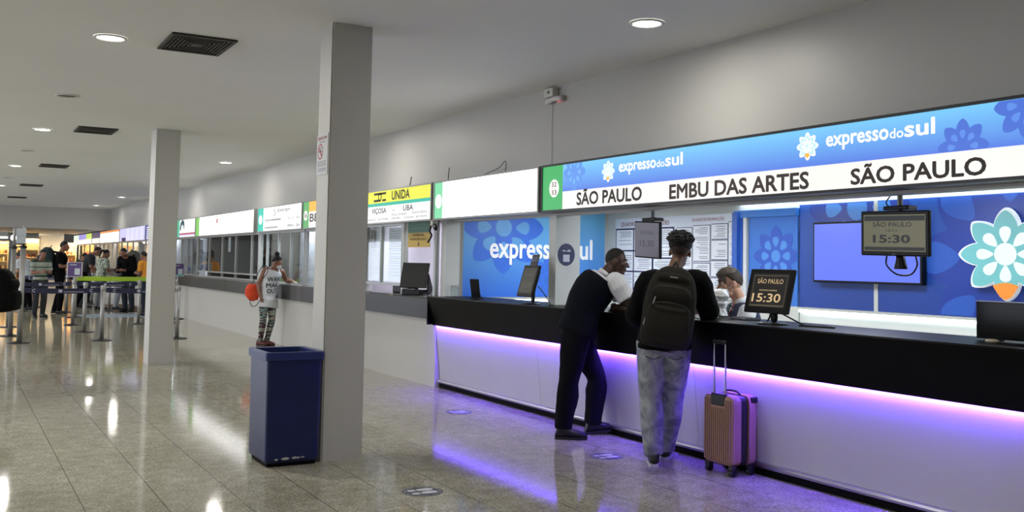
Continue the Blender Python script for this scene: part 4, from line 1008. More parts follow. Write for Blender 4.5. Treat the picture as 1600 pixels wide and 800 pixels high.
bm = B(); rbox(bm, -.075, .075, -.006, .006, .02, .29, .004); obj('plate', bm, mat('plate_pale', (178, 186, 194), .4), pl)
bm = B(); rbox(bm, -.08, .09, -.012, .012, 0, .022, .004); obj('clip', bm, BASEM, pl)
bm = B(); box(bm, -.055, .055, -.0075, -.0062, .15, .156); obj('line_print', bm, mat('plate_line', (130, 140, 150), .5), pl)
P_ = {}
for k, x, y, lab in (('a', 1.11, 23.07, 'steel queue post far left, behind the two tall posts'), ('b', 2.432, 19.0, 'nearest plain steel queue post in the middle of the hall'), ('c', 2.382, 21.18, 'second steel queue post in the middle of the hall'),
                     ('d', 2.391, 23.40, 'steel queue post under the framed purple notice'), ('e', 3.785, 23.51, 'steel queue post just left of the far column'), ('f', 2.726, 26.31, 'steel queue post a little behind the framed purple notice'),
                     ('g', 2.766, 28.74, 'slim steel queue post left of the framed purple notice'), ('h', 2.238, 31.71, 'steel queue post in front of the backpackers'), ('i', 2.195, 34.27, 'small steel queue post below the backpackers, the farther one'),
                     ('j', 1.712, 29.25, 'steel queue post seen between the tall post and the backpackers'), ('k', 3.91, 29.23, 'steel queue post on the blue floor sign'), ('l', 3.935, 31.90, 'steel queue post behind the nearest plain one, near the mat'),
                     ('m', 3.975, 33.64, 'farthest steel queue post before the waiting people'), ('n', 3.766, 19.07, 'steel queue post whose base shows right of the far column'), ('o', 4.55, 23.7, 'steel queue post hidden behind the far column')):
    post(x, y, lab); P_[k] = (x, y)
p2_ = post(4.95, 25.2, 'steel queue post right of the far column'); P_['p'] = (4.95, 25.2)
P_['T'] = (1.092, 18.84); P_['U'] = (1.032, 20.52)
def belt(a, b_, label, m=BELT, z=.915, w_=.09, sag=.02):
    t = thing('barrier_belt', label, 'belt', ((P_[a][0]+P_[b_][0])/2, (P_[a][1]+P_[b_][1])/2, z), 0, 'barrier belts')
    A, Bb = Vector((*P_[a], z)), Vector((*P_[b_], z)); d = (Bb-A).normalized(); A += d*.05; Bb -= d*.05; n = Vector((-d.y, d.x, 0))
    if n.y > 0: n = -n
    bm = B(); rows = []
    for k in range(9):
        f = k/8; p = A.lerp(Bb, f) - Vector((0, 0, sag*4*f*(1-f)))
        rows.append([bm.verts.new(p+n*s*.002+Vector((0, 0, h*w_/2))) for s, h in ((1, -1), (1, 1), (-1, 1), (-1, -1))])
    for i in range(8):
        for k in range(4): bm.faces.new((rows[i][k], rows[i][(k+1) % 4], rows[i+1][(k+1) % 4], rows[i+1][k]))
    bm.faces.new(rows[0]); bm.faces.new(list(reversed(rows[-1]))); under('strap', bm, m, t)
    if m is BELT:
        L = (Bb-A).length; N_ = max(1, int(L/1.3)); bm = B()
        for k in range(N_):
            f = (k+.5)/N_; p = A.lerp(Bb, f) - Vector((0, 0, sag*4*f*(1-f))) + n*.003
            plate(bm, [(-.08, -.02), (-.02, -.025), (-.015, .025), (-.075, .03)], p, d if d.x > 0 else -d, (0, 0, 1), .001)
            plate(bm, [(.01, -.018), (.34, -.018), (.34, -.008), (.01, -.008)], p, d if d.x > 0 else -d, (0, 0, 1), .001)
        for f in (.12, .88):
            p = A.lerp(Bb, f) - Vector((0, 0, sag*4*f*(1-f))) + n*.003
            pts = [(.03*math.cos(a), .03*math.sin(a)) for a in [.6+k*.5 for k in range(11)]]; pts += [(x*.6, y*.6) for x, y in reversed(pts)]
            plate(bm, pts, p, d if d.x > 0 else -d, (0, 0, 1), .001)
        under('belt_print', bm, BMARK, t)
belt('T', 'b', 'navy belt with pale marks from the tall post to the nearest plain post'); belt('b', 'n', 'navy belt with pale marks from the nearest plain post towards the far column')
belt('a', 'd', 'second navy belt row, left part, ending at the framed purple notice'); belt('d', 'e', 'second navy belt row, right part, ending left of the far column')
belt('d', 'o', 'bright lime green belt running to the far column', BLIME, 1.03, .10, .01)
belt('j', 'g', 'third navy belt row before the backpackers', z=.93); belt('g', 'k', 'navy belt behind the lime green one', z=.93); belt('i', 'm', 'farthest navy belt before the waiting people', z=.93)
def frame_notice(x, y, label, strip=False):
    t = thing('framed_notice', label, 'notice', (x, y, 1.0))
    bm = B(); tube(bm, [(0, 0, .0), (0, 0, .06)], .02, 10); obj('holder', bm, STEEL, t, True)
    bm = B()
    for a in ((-.16, -.135, 0.06, .39), (.135, .16, .06, .39), (-.135, .135, .06, .075), (-.135, .135, .375, .39)): box(bm, a[0], a[1], -.012, .012, a[2], a[3])
    obj('frame', bm, mat('frame_silver', (200, 200, 200), .3, .4), t)
    bm = B(); box(bm, -.135, .135, -.006, .006, .075, .375); obj('sheet', bm, mat('purple_sheet', (92, 72, 126), .4), t)
    bm = B(); box(bm, -.10, .04, -.008, -.0062, .32, .335); box(bm, .0, .11, -.008, -.0062, .11, .25); obj('pale_print', bm, mat('pale_print', (196, 206, 214), .5), t)
    if strip:
        bm = B(); box(bm, -.135, .135, -.0082, -.0063, .076, .105); obj('aqua_strip', bm, mat('aqua_strip', (96, 196, 176), .5), t)
frame_notice(2.391, 23.40, 'purple notice in a silver frame at the left end of the lime belt'); frame_notice(4.95, 25.2, 'purple notice on a post showing just right of the far column', True)
# mat and floor sign
bm = B(); rbox(bm, 4.02, 5.05, 28.6, 33.2, 0, .012, .004); tag(obj('floor_mat', bm, mat('mat_brown', (84, 60, 44), .9, var=.2, nscale=30)), 'brown floor mat at the feet of the waiting people', 'mat')
t = thing('floor_sign', 'pale blue worn floor sign on the granite before the brown mat', 'sign', (3.6, 26.9, 0))
bm = B(); box(bm, 2.9, 4.4, 26.2, 27.7, .0, .002); under('sheet', bm, mat('sign_paleblue', (150, 166, 182), .4, var=.15, nscale=6), t)
bm = B(); box(bm, 3.1, 3.5, 26.5, 26.7, .0022, .003); box(bm, 3.1, 4.2, 26.9, 27.0, .0022, .003); under('dark_print', bm, mat('sign_bluegrey', (88, 100, 118), .5), t)

# ------------------------------------------------------------------ shop at the end of the hall
SHELFW = mat('shelf_wood', (232, 204, 150), .5, emit=.0); WARM = emat('warm_light', (255, 214, 150), 3)
GOODS = [mat('goods_%d' % i, c, .4) for i, c in enumerate(((238, 196, 120), (240, 214, 160), (214, 120, 70), (196, 70, 50), (250, 232, 190), (160, 150, 60), (220, 160, 150), (120, 60, 44)))]
def shelf_unit(x0, x1, y, n, h, label, seed, lam=60):
    t = thing('shop_shelf', label, 'shelf', ((x0+x1)/2, y, 0), 0, 'lit shop shelves')
    bm = B(); box(bm, x0, x0+.04, y, y+.4, 0, h); box(bm, x1-.04, x1, y, y+.4, 0, h); box(bm, x0+.04, x1-.04, y+.37, y+.4, 0, h); box(bm, x0, x1, y, y+.4, h, h+.05); under('case', bm, SHELFW, t)
    rr = random.Random(seed); zs = []
    for k in range(n):
        z = .12+k*(h-.3)/n; bm = B(); box(bm, x0+.041, x1-.041, y+.02, y+.365, z, z+.03); under('shelf_board', bm, SHELFW, t); zs.append(z+.0305)
    bm = B(); box(bm, x0+.06, x1-.06, y-.03, y+.02, h-.06, h-.005); under('light_bar', bm, WARM, t)
    ld = lamp_light(t, x1-x0, lam*.6, (1, .74, .42), h-.08, .1); ld.location.y = -.25; ld.rotation_euler = (math.radians(48), 0, 0)
    for z in zs:
        x = x0+.07
        while x < x1-.14:
            w_ = .07+rr.random()*.07; hh = min(.10+rr.random()*.12, (h-.3)/n-.08); dd = .1+rr.random()*.1
            bm = B(); m_ = rr.choice(GOODS)
            if rr.random() < .5: rbox(bm, -w_/2, w_/2, -dd/2, dd/2, 0, hh, .008, 1); nm = 'goods_box'
            else: lathe(bm, [(w_*.4, 0), (w_*.45, .01), (w_*.45, hh*.7), (w_*.2, hh*.85), (w_*.2, hh), (.001, hh)], 10); nm = 'goods_bottle'
            o = obj(nm, bm, m_, None, nm == 'goods_bottle', (x+w_/2, y+.14, z))
            tag(o, '%s on the lit %s' % ('blurred small packet' if nm == 'goods_box' else 'blurred small bottle', label.split(' with')[0].split('lit ')[-1]), 'packet' if nm == 'goods_box' else 'bottle', 'goods on the ' + label.split(' with')[0].split('lit ')[-1])
            x += w_+.03
shelf_unit(2.62, 3.55, 50.0, 6, 2.25, 'lit shop shelf behind the tall posts with warm light and red packets', 1)
shelf_unit(4.66, 5.16, 50.0, 5, 2.1, 'lit narrow shop shelf right of the white shop wall with warm light', 2, 40)
shelf_unit(1.2, 2.3, 50.0, 5, 2.1, 'lit reddish shop shelf at the frame edge with scattered goods', 3, 26)
t = thing('shop_sign', 'yellow lit panel over the goods of the middle shop shelf', 'sign', (3.1, 49.94, 1.72))
bm = B(); rbox(bm, 2.68, 3.5, 49.90, 49.96, 1.78, 2.2, .01); under('panel', bm, emat('shop_yellow', (255, 214, 130), 1.2), t)
bm = B(); box(bm, 2.95, 3.3, 49.895, 49.899, 1.95, 2.0); box(bm, 2.85, 3.1, 49.895, 49.899, 2.08, 2.14); under('panel_print', bm, mat('shop_brown', (140, 90, 40), .5), t)
t = thing('globe_lamp', 'round white globe lamp glowing at the frame edge in the shop', 'lamp', (2.45, 49.3, 2.3))
bm = B(); ball(bm, (0, 0, 0), .13, n=20, m=12); obj('globe', bm, emat('globe_white', (255, 250, 240), 4), t, True)
bm = B(); tube(bm, [(0, 0, .12), (0, 0, .257)], .012, 8); obj('stem', bm, DARK, t)
t = thing('tube_lamp', 'white tube lamp under the lowered ceiling at the left frame edge', 'lamp', (1.85, 49.0, 2.3))
bm = B(); rbox(bm, -.5, .35, -.04, .04, -.04, .03, .01); obj('tube', bm, emat('globe_white', (255, 250, 240), 4), t)
bm = B(); box(bm, -.5, .35, -.02, .02, .0305, .255); obj('hanger', bm, WHITE, t)

# ------------------------------------------------------------------ people
def V3(*a): return Vector(a)
def torso_rings(p, g=0., z0=-.10, upto=9, bw=1.0):
    P, N_ = p['P'], p['N']; hr = (p['hipR']-p['hipL']).normalized(); sr = (p['sR']-p['sL']).normalized()
    C = p.get('C') or P.lerp(N_, .62) - Vector((0, .02, 0))
    Lt = (N_-P).length
    spine = cr([P-(C-P).normalized()*.12, P, C, N_], 6)
    def at(f):          # f: 0 at P, 1 at N
        s = (f*3+0) ; i = 6 + f*12
        i = max(0, min(len(spine)-1.001, i)); a = int(i); return spine[a].lerp(spine[a+1], i-a)
    b = p.get('build', 1.)*bw
    prof = [(-.22, .10, .075), (-.15, .150, .105), (0, .172, .120), (.15, .160, .113), (.30, .148, .106), (.48, .160, .114), (.66, .176, .120), (.80, .180, .112), (.88, .160, .095), (.95, .10, .075), (1.0, .066, .064)]
    out = []
    for f, a, c in prof[:2+upto]:
        if f < 0: ctr = P + (P-C).normalized()*(-f*.5)*1.0
        else: ctr = at(f)
        d = (at(min(1, f+.05))-at(max(0, f-.05))).normalized()
        u = hr.lerp(sr, max(0, min(1, f))); u = (u-d*u.dot(d)).normalized(); v = d.cross(u)
        out.append((ctr, u, v, (a+g)*b, (c+g)*b*p.get('belly', 1.)))
    return out
def arm_bm(bm, p, s, g=0., t1=2.0, n=12, taper=1.):
    """t1: 1 = to the elbow, 2 = to the wrist"""
    S, E, W_ = p['s'+s], p['e'+s], p['w'+s]; ch = (p['sL']+p['sR'])/2; b = p.get('build', 1.)
    pts = [ch.lerp(S, .55), S, S.lerp(E, .35), S.lerp(E, .75), E, E.lerp(W_, .3), E.lerp(W_, .7), W_]
    rad = [.062, .062, .052, .045, .041, .043, .034, .027]
    if t1 < 2:
        k = 4 if t1 >= 1 else 3
        if t1 < 1: pts = pts[:3] + [S.lerp(E, t1)]; rad = rad[:3] + [.047]
        else:
            f = t1-1; pts = pts[:5] + ([E.lerp(W_, f)] if f > 0 else []); rad = rad[:5] + ([.042] if f > 0 else [])
    rad = [(r+g*(1+(taper-1)*i/len(rad)))*b for i, r in enumerate(rad)]
    tube(bm, pts, rad, n, 2, round_ends=t1 >= 2)
def leg_bm(bm, p, s, g=0., n=14, gk=None, t1=1.0):
    Hh, K, A = p['hip'+s], p['k'+s], p['a'+s]; b = p.get('build', 1.); gk = g if gk is None else gk
    pts = [Hh+V3(0, 0, .03), Hh.lerp(K, .18), Hh.lerp(K, .6), K, K.lerp(A, .28), K.lerp(A, .7), A]
    rad = [.092+g, .092+g, .072+g, .056+g, .056+gk, .042+gk, .037+gk]
    if t1 < 1: pts[-1] = K.lerp(A, t1)
    tube(bm, pts, [r*b for r in rad], n, 2, round_ends=False)
def hand_bm(bm, W_, d, nrm, thumb, sc=1., curl=.5, spread=1.):
    d = d.normalized(); nrm = (nrm-d*nrm.dot(d)).normalized(); s = d.cross(nrm)
    if s.dot(thumb) < 0: s = -s
    rings(bm, [(W_+d*(x*sc), s, nrm, a*sc, b*sc) for x, a, b in ((-.015, .026, .022), (.0, .028, .021), (.03, .038, .018), (.065, .043, .016), (.09, .042, .014), (.098, .038, .010))], 14)
    for i, (o, L) in enumerate(((.033, .072), (.011, .080), (-.011, .074), (-.032, .058))):
        p0 = W_ + d*(.085*sc) + s*(o*sc); ang = 0.; dd = (d + s*o*1.4*spread).normalized(); pts = [p0]
        for f, c in ((.45, .7), (.32, 1.), (.23, .8)):
            ang += curl*c*(1+.08*i); v = dd*math.cos(ang) + nrm*math.sin(ang); pts.append(pts[-1]+v*(L*f*sc))
        tube(bm, pts, [r*sc for r in (.0092, .0088, .008, .0068)], 8)
    b0 = W_ + d*(.028*sc) + s*(.030*sc); t1_ = (d*.62 + s*.62 + nrm*.45).normalized(); t2 = (d*.85 + s*.2 + nrm*.5).normalized()
    tube(bm, [b0, b0+t1_*.045*sc, b0+t1_*.045*sc+t2*.03*sc], [.014*sc, .011*sc, .0085*sc], 8)
def head_axes(p):
    f = p['hf'].normalized(); u = p.get('hu', V3(0, 0, 1)); u = (u-f*u.dot(f)).normalized(); return f, u, f.cross(u)
def head_bm(bm, p, sc=1.):
    c = p['H']; f, u, r = head_axes(p)
    def e(a, b, d_, rx, ry, rz): ball(bm, c+(r*a+f*b+u*d_)*sc, rx*sc, ry*sc, rz*sc, r, f, u, 20, 14)
    e(0, -.010, .025, .074, .092, .096); e(0, .022, -.03, .058, .068, .082); e(0, .052, -.092, .034, .034, .026); e(0, .02, -.085, .05, .05, .035)
    e(0, .078, .022, .05, .016, .012)
    for s in (-1, 1):
        e(s*.036, .066, -.022, .022, .020, .02); e(s*.077, -.008, -.012, .010, .020, .033); e(s*.031, .071, .0, .017, .014, .014)
        e(s*.013, .098, -.036, .010, .011, .008)
    tube(bm, [c+(f*.080+u*.012)*sc, c+(f*.100-u*.014)*sc, c+(f*.110-u*.033)*sc], [.009*sc, .012*sc, .014*sc], 10)
    e(0, .087, -.060, .024, .012, .007); e(0, .084, -.072, .021, .012, .008)
    tube(bm, [p['N']-(c-p['N']).normalized()*.04, p['N'].lerp(c-f*.02*sc, .5), c-f*.015*sc-u*.05*sc], [.064*sc, .054*sc, .055*sc], 14, 2)
def body(label, loc, facing, p, skin, voxel=.006, sc=1., hands=True, fn=None):
    bm = B(); rings(bm, torso_rings(p, -.004), 20)
    for s in 'LR':
        arm_bm(bm, p, s); leg_bm(bm, p, s)
        a = p['a'+s]; td = p.get('t'+s, V3(0, 1, 0)).normalized()
        tube(bm, [a, a-V3(0, 0, .035)+td*.03, a-V3(0, 0, .05)+td*.13], [.036, .036, .026], 10)
        hd, hn, th, cu = p['h'+s]; hand_bm(bm, p['w'+s], hd, hn, th, p.get('hs', .95), cu)
    head_bm(bm, p, p.get('head', 1.))
    o = remesh('person', bm, voxel, skin, None, 3)
    o.location = loc; o.rotation_euler = (0, 0, math.atan2(-facing[0], facing[1]))
    return tag(o, label, 'person')
def eyes(o, p, white=True):
    c = p['H']; f, u, r = head_axes(p); sc = p.get('head', 1.)
    for s in (-1, 1):
        bm = B(); ball(bm, c+(r*s*.031+f*.0765+u*.003)*sc, .0125*sc, None, None, r, f, u, 14, 10)
        ball(bm, c+(r*s*.031+f*.0835+u*.003)*sc, .0062*sc, None, None, r, f, u, 10, 8, 1); obj('eye', bm, [mat('eye_white', (200, 196, 188), .2), mat('iris_dark', (26, 18, 14), .2)], o, True)
        bm = B(); tube(bm, [c+(r*s*.014+f*.094+u*.022)*sc, c+(r*s*.032+f*.092+u*.029)*sc, c+(r*s*.05+f*.078+u*.024)*sc], [.003*sc, .0045*sc, .0025*sc], 8, 2); obj('eyebrow', bm, mat('brow_dark', (20, 15, 12), .8), o, True)
def hair(o, p, m, test, thick=1.06, nz=.02, fr=60, center=(0, -.010, .025), rad=(.074, .092, .096), name='hair', extra=None, n=72, mm=48):
    """cap of hair; test(d): 1 where hair grows, 0 bare (d in right/forward/up axes of the head)"""
    c = p['H']; f, u, r = head_axes(p); sc = p.get('head', 1.); cc = c+(r*center[0]+f*center[1]+u*center[2])*sc
    def fn(d):
        k = test(d); w_ = noise.noise(d*fr)*nz + noise.noise(d*fr*.4)*nz*.7
        return .90 + (thick-.90 + w_)*max(0, min(1, k))
    bm = B(); ball(bm, cc, rad[0]*sc, rad[1]*sc, rad[2]*sc, r, f, u, n, mm, 0, fn)
    if extra: extra(bm, c, f, u, r, sc)
    return obj(name, bm, m, o, True)
def step(x, a, b): return max(0., min(1., (x-a)/(b-a)))
def short_hair(front=.42, side=.02, back=-.45):
    def t(d):
        # hairline height depends on how far forward the direction looks
        lim = back + (side-back)*step(d.y, -.9, .0) + (front-side)*step(d.y, .1, .62)
        return step(d.z, lim-.05, lim+.05)
    return t
def folds(a, s1=9., s2=22., st=V3(1, 1, .45)):
    def fn(c):
        q = Vector((c.x*st.x, c.y*st.y, c.z*st.z)); return a*(noise.noise(q*s1)*.8 + noise.noise(q*s2+V3(3, 1, 7))*.45)
    return fn
def trousers(o, p, m, g=.016, gk=.022, voxel=.008, a=.007, t1=1.04, name='trousers', top=3):
    bm = B(); rings(bm, torso_rings(p, g*.7, upto=top), 20)
    for s in 'LR':
        q = dict(p); q['a'+s] = p['k'+s].lerp(p['a'+s], t1); leg_bm(bm, q, s, g, 16, gk)
    return remesh(name, bm, voxel, m, o, 3, folds(a))
def shirt(o, p, m, g=.012, sleeve=.62, voxel=.007, a=.004, name='shirt', upto=8, bw=1.0, taper=1.2, low=None):
    bm = B(); rs = torso_rings(p, g, upto=upto, bw=bw)
    if low is not None: rs = rs[low:]
    rings(bm, rs, 22)
    if sleeve:
        for s in 'LR': arm_bm(bm, p, s, g, sleeve, 14, taper)
    else:
        for s in 'LR':
            ch = (p['sL']+p['sR'])/2; tube(bm, [ch.lerp(p['s'+s], .2), ch.lerp(p['s'+s], .82)], [.06+g, .056+g], 14)
    return remesh(name, bm, voxel, m, o, 3, folds(a))
def shoes(o, p, m, msole, L=.27, h=.085, sc=1.):
    for s in 'LR':
        a = p['a'+s]; td = p.get('t'+s, V3(0, 1, 0)).normalized(); upv = V3(0, 0, 1); upv = (upv-td*upv.dot(td)).normalized(); r = td.cross(upv)
        heel = a - upv*.085*sc - td*.075*sc
        sec = [(0, .026, .0), (.02, .035, 1), (.06, .038, 1), (.11, .040, .95), (.17, .046, .72), (.22, .045, .55), (.255, .034, .42), (.272, .012, .25)]
        bm = B(); rings(bm, [(heel+td*(x*L/.272)+upv*(.022+max(hh, .25)*h*.5), r, upv, w_*1.12, max(hh, .25)*h*.5) for x, w_, hh in sec], 16, 0, 2.6)
        tube(bm, [heel+td*.06+upv*.05, heel+td*.068+upv*.12], [.044, .042], 14)
        sh = remesh('shoe', bm, .006, m, o, 2)
        bm = B(); out = []
        for x, w_, hh in sec: out.append((x*L/.272, w_*1.08))
        pts = [(x, w_) for x, w_ in out] + [(x, -w_) for x, w_ in reversed(out)]
        plate(bm, pts, heel, td, -r, .024); 
        if not bm.verts: continue
        obj('sole', bm, msole, sh)
def stand(h=1.72, lean=0., side=0., spread=.11, bend=0., arms='down', turn=0., headturn=0., headdown=0., build=1., step_=0.):
    """a standing pose in the person's own axes: +y is where they face, +x their right"""
    k = h/1.74; p = {}
    def T(x, y, z):      # lean pivots at the hips
        dz = z-.93; q = V3(x, y, dz); q = Matrix.Rotation(-lean, 3, 'X') @ q; q = Matrix.Rotation(side, 3, 'Y') @ q; return V3(q.x, q.y, .93+q.z)*k
    p['P'] = V3(0, 0, .93)*k; p['N'] = T(0, -.01, 1.47); p['C'] = T(0, -.02, 1.25); p['H'] = T(0, .05+.05*headdown, 1.625-.02*headdown)
    for s, sg in (('L', -1), ('R', 1)):
        p['hip'+s] = V3(sg*.09, 0, .92)*k; p['k'+s] = V3(sg*spread, .03+bend+step_*sg*.5, .49)*k; p['a'+s] = V3(sg*spread, -.03+step_*sg, .085)*k
        p['s'+s] = T(sg*.185, -.01, 1.415); p['t'+s] = V3(sg*.2, 1, 0)
        if arms == 'down': e, w_, hd = T(sg*.24, -.05, 1.13), T(sg*.25, .02, .88), (T(sg*.25, .03, .8)-T(sg*.25, .02, .88), V3(-sg, 0, 0), V3(0, 1, 0), .35)
        elif arms == 'front': e, w_, hd = T(sg*.23, .05, 1.14), T(sg*.10, .27, 1.18), (V3(-sg*.3, 1, .1), V3(-sg, 0, -.2), V3(0, .2, 1), .6)
        else: e, w_, hd = T(sg*.24, .12, 1.18), T(sg*.16, .36, 1.12), (V3(-sg*.2, 1, 0), V3(0, 0, -1), V3(-sg, .2, 0), .25)
        p['e'+s], p['w'+s], p['h'+s] = e, w_, hd
    p['hf'] = V3(math.sin(headturn)*math.cos(headdown*.7), math.cos(headturn)*math.cos(headdown*.7), -math.sin(headdown*.7)); p['hu'] = V3(0, lean*.0, 1)
    p['build'] = build*k; p['head'] = k
    return p
def backpack(name, label, o, p, m, w_=.17, h=.24, d=.10, zc=None, off=.0, strap=None, cat='backpack', pocket=True, tilt=0.):
    """worn on the back of p; own top-level object, placed like the wearer"""
    t = thing(name, label, cat, (0, 0, 0)); t.location = o.location; t.rotation_euler = o.rotation_euler
    sh = (p['sL']+p['sR'])/2; up_ = (p['N']-p['P']).normalized(); r = (p['sR']-p['sL']).normalized(); r = (r-up_*r.dot(up_)).normalized(); bk = r.cross(up_) * -1.
    bk = up_.cross(r) * -1 if bk.y > 0 else bk
    if bk.y > 0: bk = -bk
    c = sh.lerp(p['P'], .40) + bk*(.125*p.get('build', 1.)+d+off)
    if zc: c += up_*zc
    bm = B()
    secs = []
    for q, ww, dd in ((-1, .80, .55), (-.93, .92, .85), (-.7, .98, 1.0), (-.2, 1.0, 1.08), (.3, .97, 1.0), (.62, .88, .85), (.85, .68, .62), (.97, .42, .38), (1.0, .25, .2)):
        secs.append((c+up_*(q*h), r, bk, w_*ww, d*dd))
    rings(bm, secs, 24, 0, 3.0); bag = obj('bag', bm, m, t, True)
    me = bag.modifiers.new('sub', 'SUBSURF'); me.levels = 1; me.render_levels = 1
    if pocket:
        bm = B(); rings(bm, [(c+up_*(q*h)+bk*(d*.72), r, bk, w_*ww, d*.55*dd) for q, ww, dd in ((-.93, .6, .4), (-.88, .78, .8), (-.6, .85, 1.), (-.2, .84, 1), (-.06, .78, .85), (-.02, .6, .4))], 20, 0, 3.); obj('lower_pocket', bm, m, t, True)
        bm = B(); rings(bm, [(c+up_*(q*h)+bk*(d*.70), r, bk, w_*ww, d*.45*dd) for q, ww, dd in ((.02, .5, .4), (.06, .72, .8), (.25, .76, 1.), (.42, .68, .9), (.50, .45, .4))], 20, 0, 3.); obj('upper_pocket', bm, m, t, True)
    for s, sg in (('L', -1), ('R', 1)):
        S = p['s'+s]; ch = sh.lerp(S, .62)
        pts = [c+up_*h*.72+r*sg*w_*.45-bk*d*.6, ch+up_*.055+bk*.03, ch+up_*.06-bk*.035, ch-bk*.115-up_*.06, ch.lerp(p['P'], .35)-bk*.125+r*sg*.03, ch.lerp(p['P'], .55)+r*sg*.06-bk*.04, c-up_*h*.6+r*sg*w_*.8-bk*d*.4]
        bm = B(); tube(bm, pts, [.022*p.get('build', 1.)]*7, 8, 3, flat=.35, hint=r); obj('strap', bm, strap or m, t, True)
    bm = B(); tube(bm, [c+up_*h*.9+r*.03-bk*d*.3, c+up_*(h+.05)-bk*d*.4, c+up_*h*.9-r*.03-bk*d*.3], .009, 8, 3); obj('grab_loop', bm, strap or m, t, True)
    return t, c, r, up_, bk
SK_A = mat('skin_deep', (70, 46, 36), .45, var=.08, nscale=14); SK_B = mat('skin_brown', (104, 72, 56), .45, var=.08, nscale=14); SK_C = mat('skin_light', (196, 148, 124), .45, var=.06, nscale=14)
SK_D = mat('skin_tan', (132, 90, 68), .45, var=.06, nscale=14)
HAIRK = mat('hair_black', (14, 12, 12), .75, var=.4, nscale=90, bump=.5); HAIRB = mat('hair_brown', (52, 40, 32), .7, var=.35, nscale=80, bump=.4); HAIRG = mat('hair_ash', (100, 88, 78), .7, var=.3, nscale=80, bump=.4)
NAVYC = mat('cloth_navy', (11, 15, 25), .95, var=.15, nscale=40, bump=.15, spec=.15); BLACKC = mat('cloth_black', (8, 8, 9), .95, var=.2, nscale=40, bump=.15, spec=.15); TROUS = mat('cloth_dark', (9, 10, 17), .95, var=.2, nscale=40, bump=.15, spec=.15)
WHITEC = mat('cloth_white', (214, 216, 220), .85, var=.04, nscale=30, bump=.1); LEATHER = mat('leather_black', (12, 12, 13), .4, var=.2, nscale=30)
def denim():
    m = mat('washed_denim', (140, 146, 156), .9, var=.1, nscale=60); nt = m.node_tree; b = nt.nodes['Principled BSDF']; tc = nt.nodes.new('ShaderNodeTexCoord')
    n = nt.nodes.new('ShaderNodeTexNoise'); n.inputs['Scale'].default_value = 9; n.inputs['Detail'].default_value = 6; n.inputs['Distortion'].default_value = 1.2; nt.links.new(tc.outputs['Object'], n.inputs['Vector'])
    r = nt.nodes.new('ShaderNodeValToRGB'); r.color_ramp.elements[0].position = .30; r.color_ramp.elements[0].color = rgb(96, 104, 118); r.color_ramp.elements[1].position = .70; r.color_ramp.elements[1].color = rgb(178, 182, 188)
    nt.links.new(n.outputs['Fac'], r.inputs[0]); nt.links.new(r.outputs[0], b.inputs['Base Color']); return m
def patches(name, cols, scale, kind='VORONOI', st=(1, 1, 1)):
    m = mat(name, cols[0], .85); nt = m.node_tree; b = nt.nodes['Principled BSDF']; tc = nt.nodes.new('ShaderNodeTexCoord'); mp = nt.nodes.new('ShaderNodeMapping'); mp.inputs['Scale'].default_value = st
    nt.links.new(tc.outputs['Object'], mp.inputs[0]); v = nt.nodes.new('ShaderNodeTexNoise'); v.inputs['Scale'].default_value = scale; v.inputs['Detail'].default_value = 1.5; nt.links.new(mp.outputs[0], v.inputs['Vector'])
    r = nt.nodes.new('ShaderNodeValToRGB'); r.color_ramp.interpolation = 'CONSTANT'; n = len(cols)
    while len(r.color_ramp.elements) < n: r.color_ramp.elements.new(.5)
    for i, c in enumerate(cols): r.color_ramp.elements[i].position = .30+.42*i/n if i else 0; r.color_ramp.elements[i].color = rgb(*c)
    nt.links.new(v.outputs['Fac'], r.inputs[0]); nt.links.new(r.outputs[0], b.inputs['Base Color']); return m

# --- man leaning on the counter in a dark vest
p = dict(P=V3(0, -.04, .93), C=V3(0, .06, 1.22), N=V3(0, .215, 1.43), H=V3(0, .315, 1.56), hf=V3(.22, 1, -.10), hu=V3(0, .15, 1),
         hipL=V3(-.09, -.03, .92), hipR=V3(.09, -.05, .92), kL=V3(-.10, .17, .50), kR=V3(.13, -.12, .49), aL=V3(-.12, .14, .095), aR=V3(.13, -.16, .085), tL=V3(-.1, 1, .1), tR=V3(.15, 1, 0),
         sL=V3(-.18, .28, 1.385), sR=V3(.185, .285, 1.375), eL=V3(-.22, .47, 1.16), eR=V3(.215, .425, 1.155), wL=V3(-.02, .54, 1.17), wR=V3(.05, .285, 1.145),
         hL=(V3(1, .1, 0), V3(0, 0, -1), V3(0, 1, 0), .3), hR=(V3(-.55, -.35, -.55), V3(-.3, .6, -.6), V3(-.4, .6, .4), .5), build=1.10, head=1.0, hs=.98, belly=1.12)
A = body('man in a dark vest and white short sleeved shirt leaning his elbow on the counter', (4.908, 7.209, 0), (.9, -.43), p, SK_A, .0055)
shirt(A, p, WHITEC, .016, .64, .007, .004, name='shirt', taper=2.6, low=4)
bm = B(); tube(bm, [p['N']+V3(0, -.02, -.005), p['N']+V3(0, .01, .03)], [.074, .068], 16, round_ends=False); obj('collar', bm, WHITEC, A, True)
shirt(A, p, NAVYC, .030, 0, .008, .005, name='vest', upto=7)
trousers(A, p, TROUS, .026, .036, .009, .012, .98)
bm = B(); r_ = torso_rings(p, .026, upto=3)[2]; rings(bm, [(r_[0]+V3(0, 0, s), r_[1], r_[2], r_[3]*a, r_[4]*a) for s, a in ((-.018, 1.0), (-.016, 1.02), (.016, 1.02), (.018, 1.0))], 24); obj('belt', bm, TROUS, A, True)
bm = B(); rbox(bm, -.022, .022, -.003, .003, -.009, .009, .002, Mx=Matrix.Translation((.085, -.172, .965)) @ Matrix.Rotation(.5, 4, 'Z')); obj('belt_tag', bm, mat('tag_pale', (170, 172, 176), .4), A)
shoes(A, p, LEATHER, mat('sole_black', (10, 10, 10), .6), .285, .09)
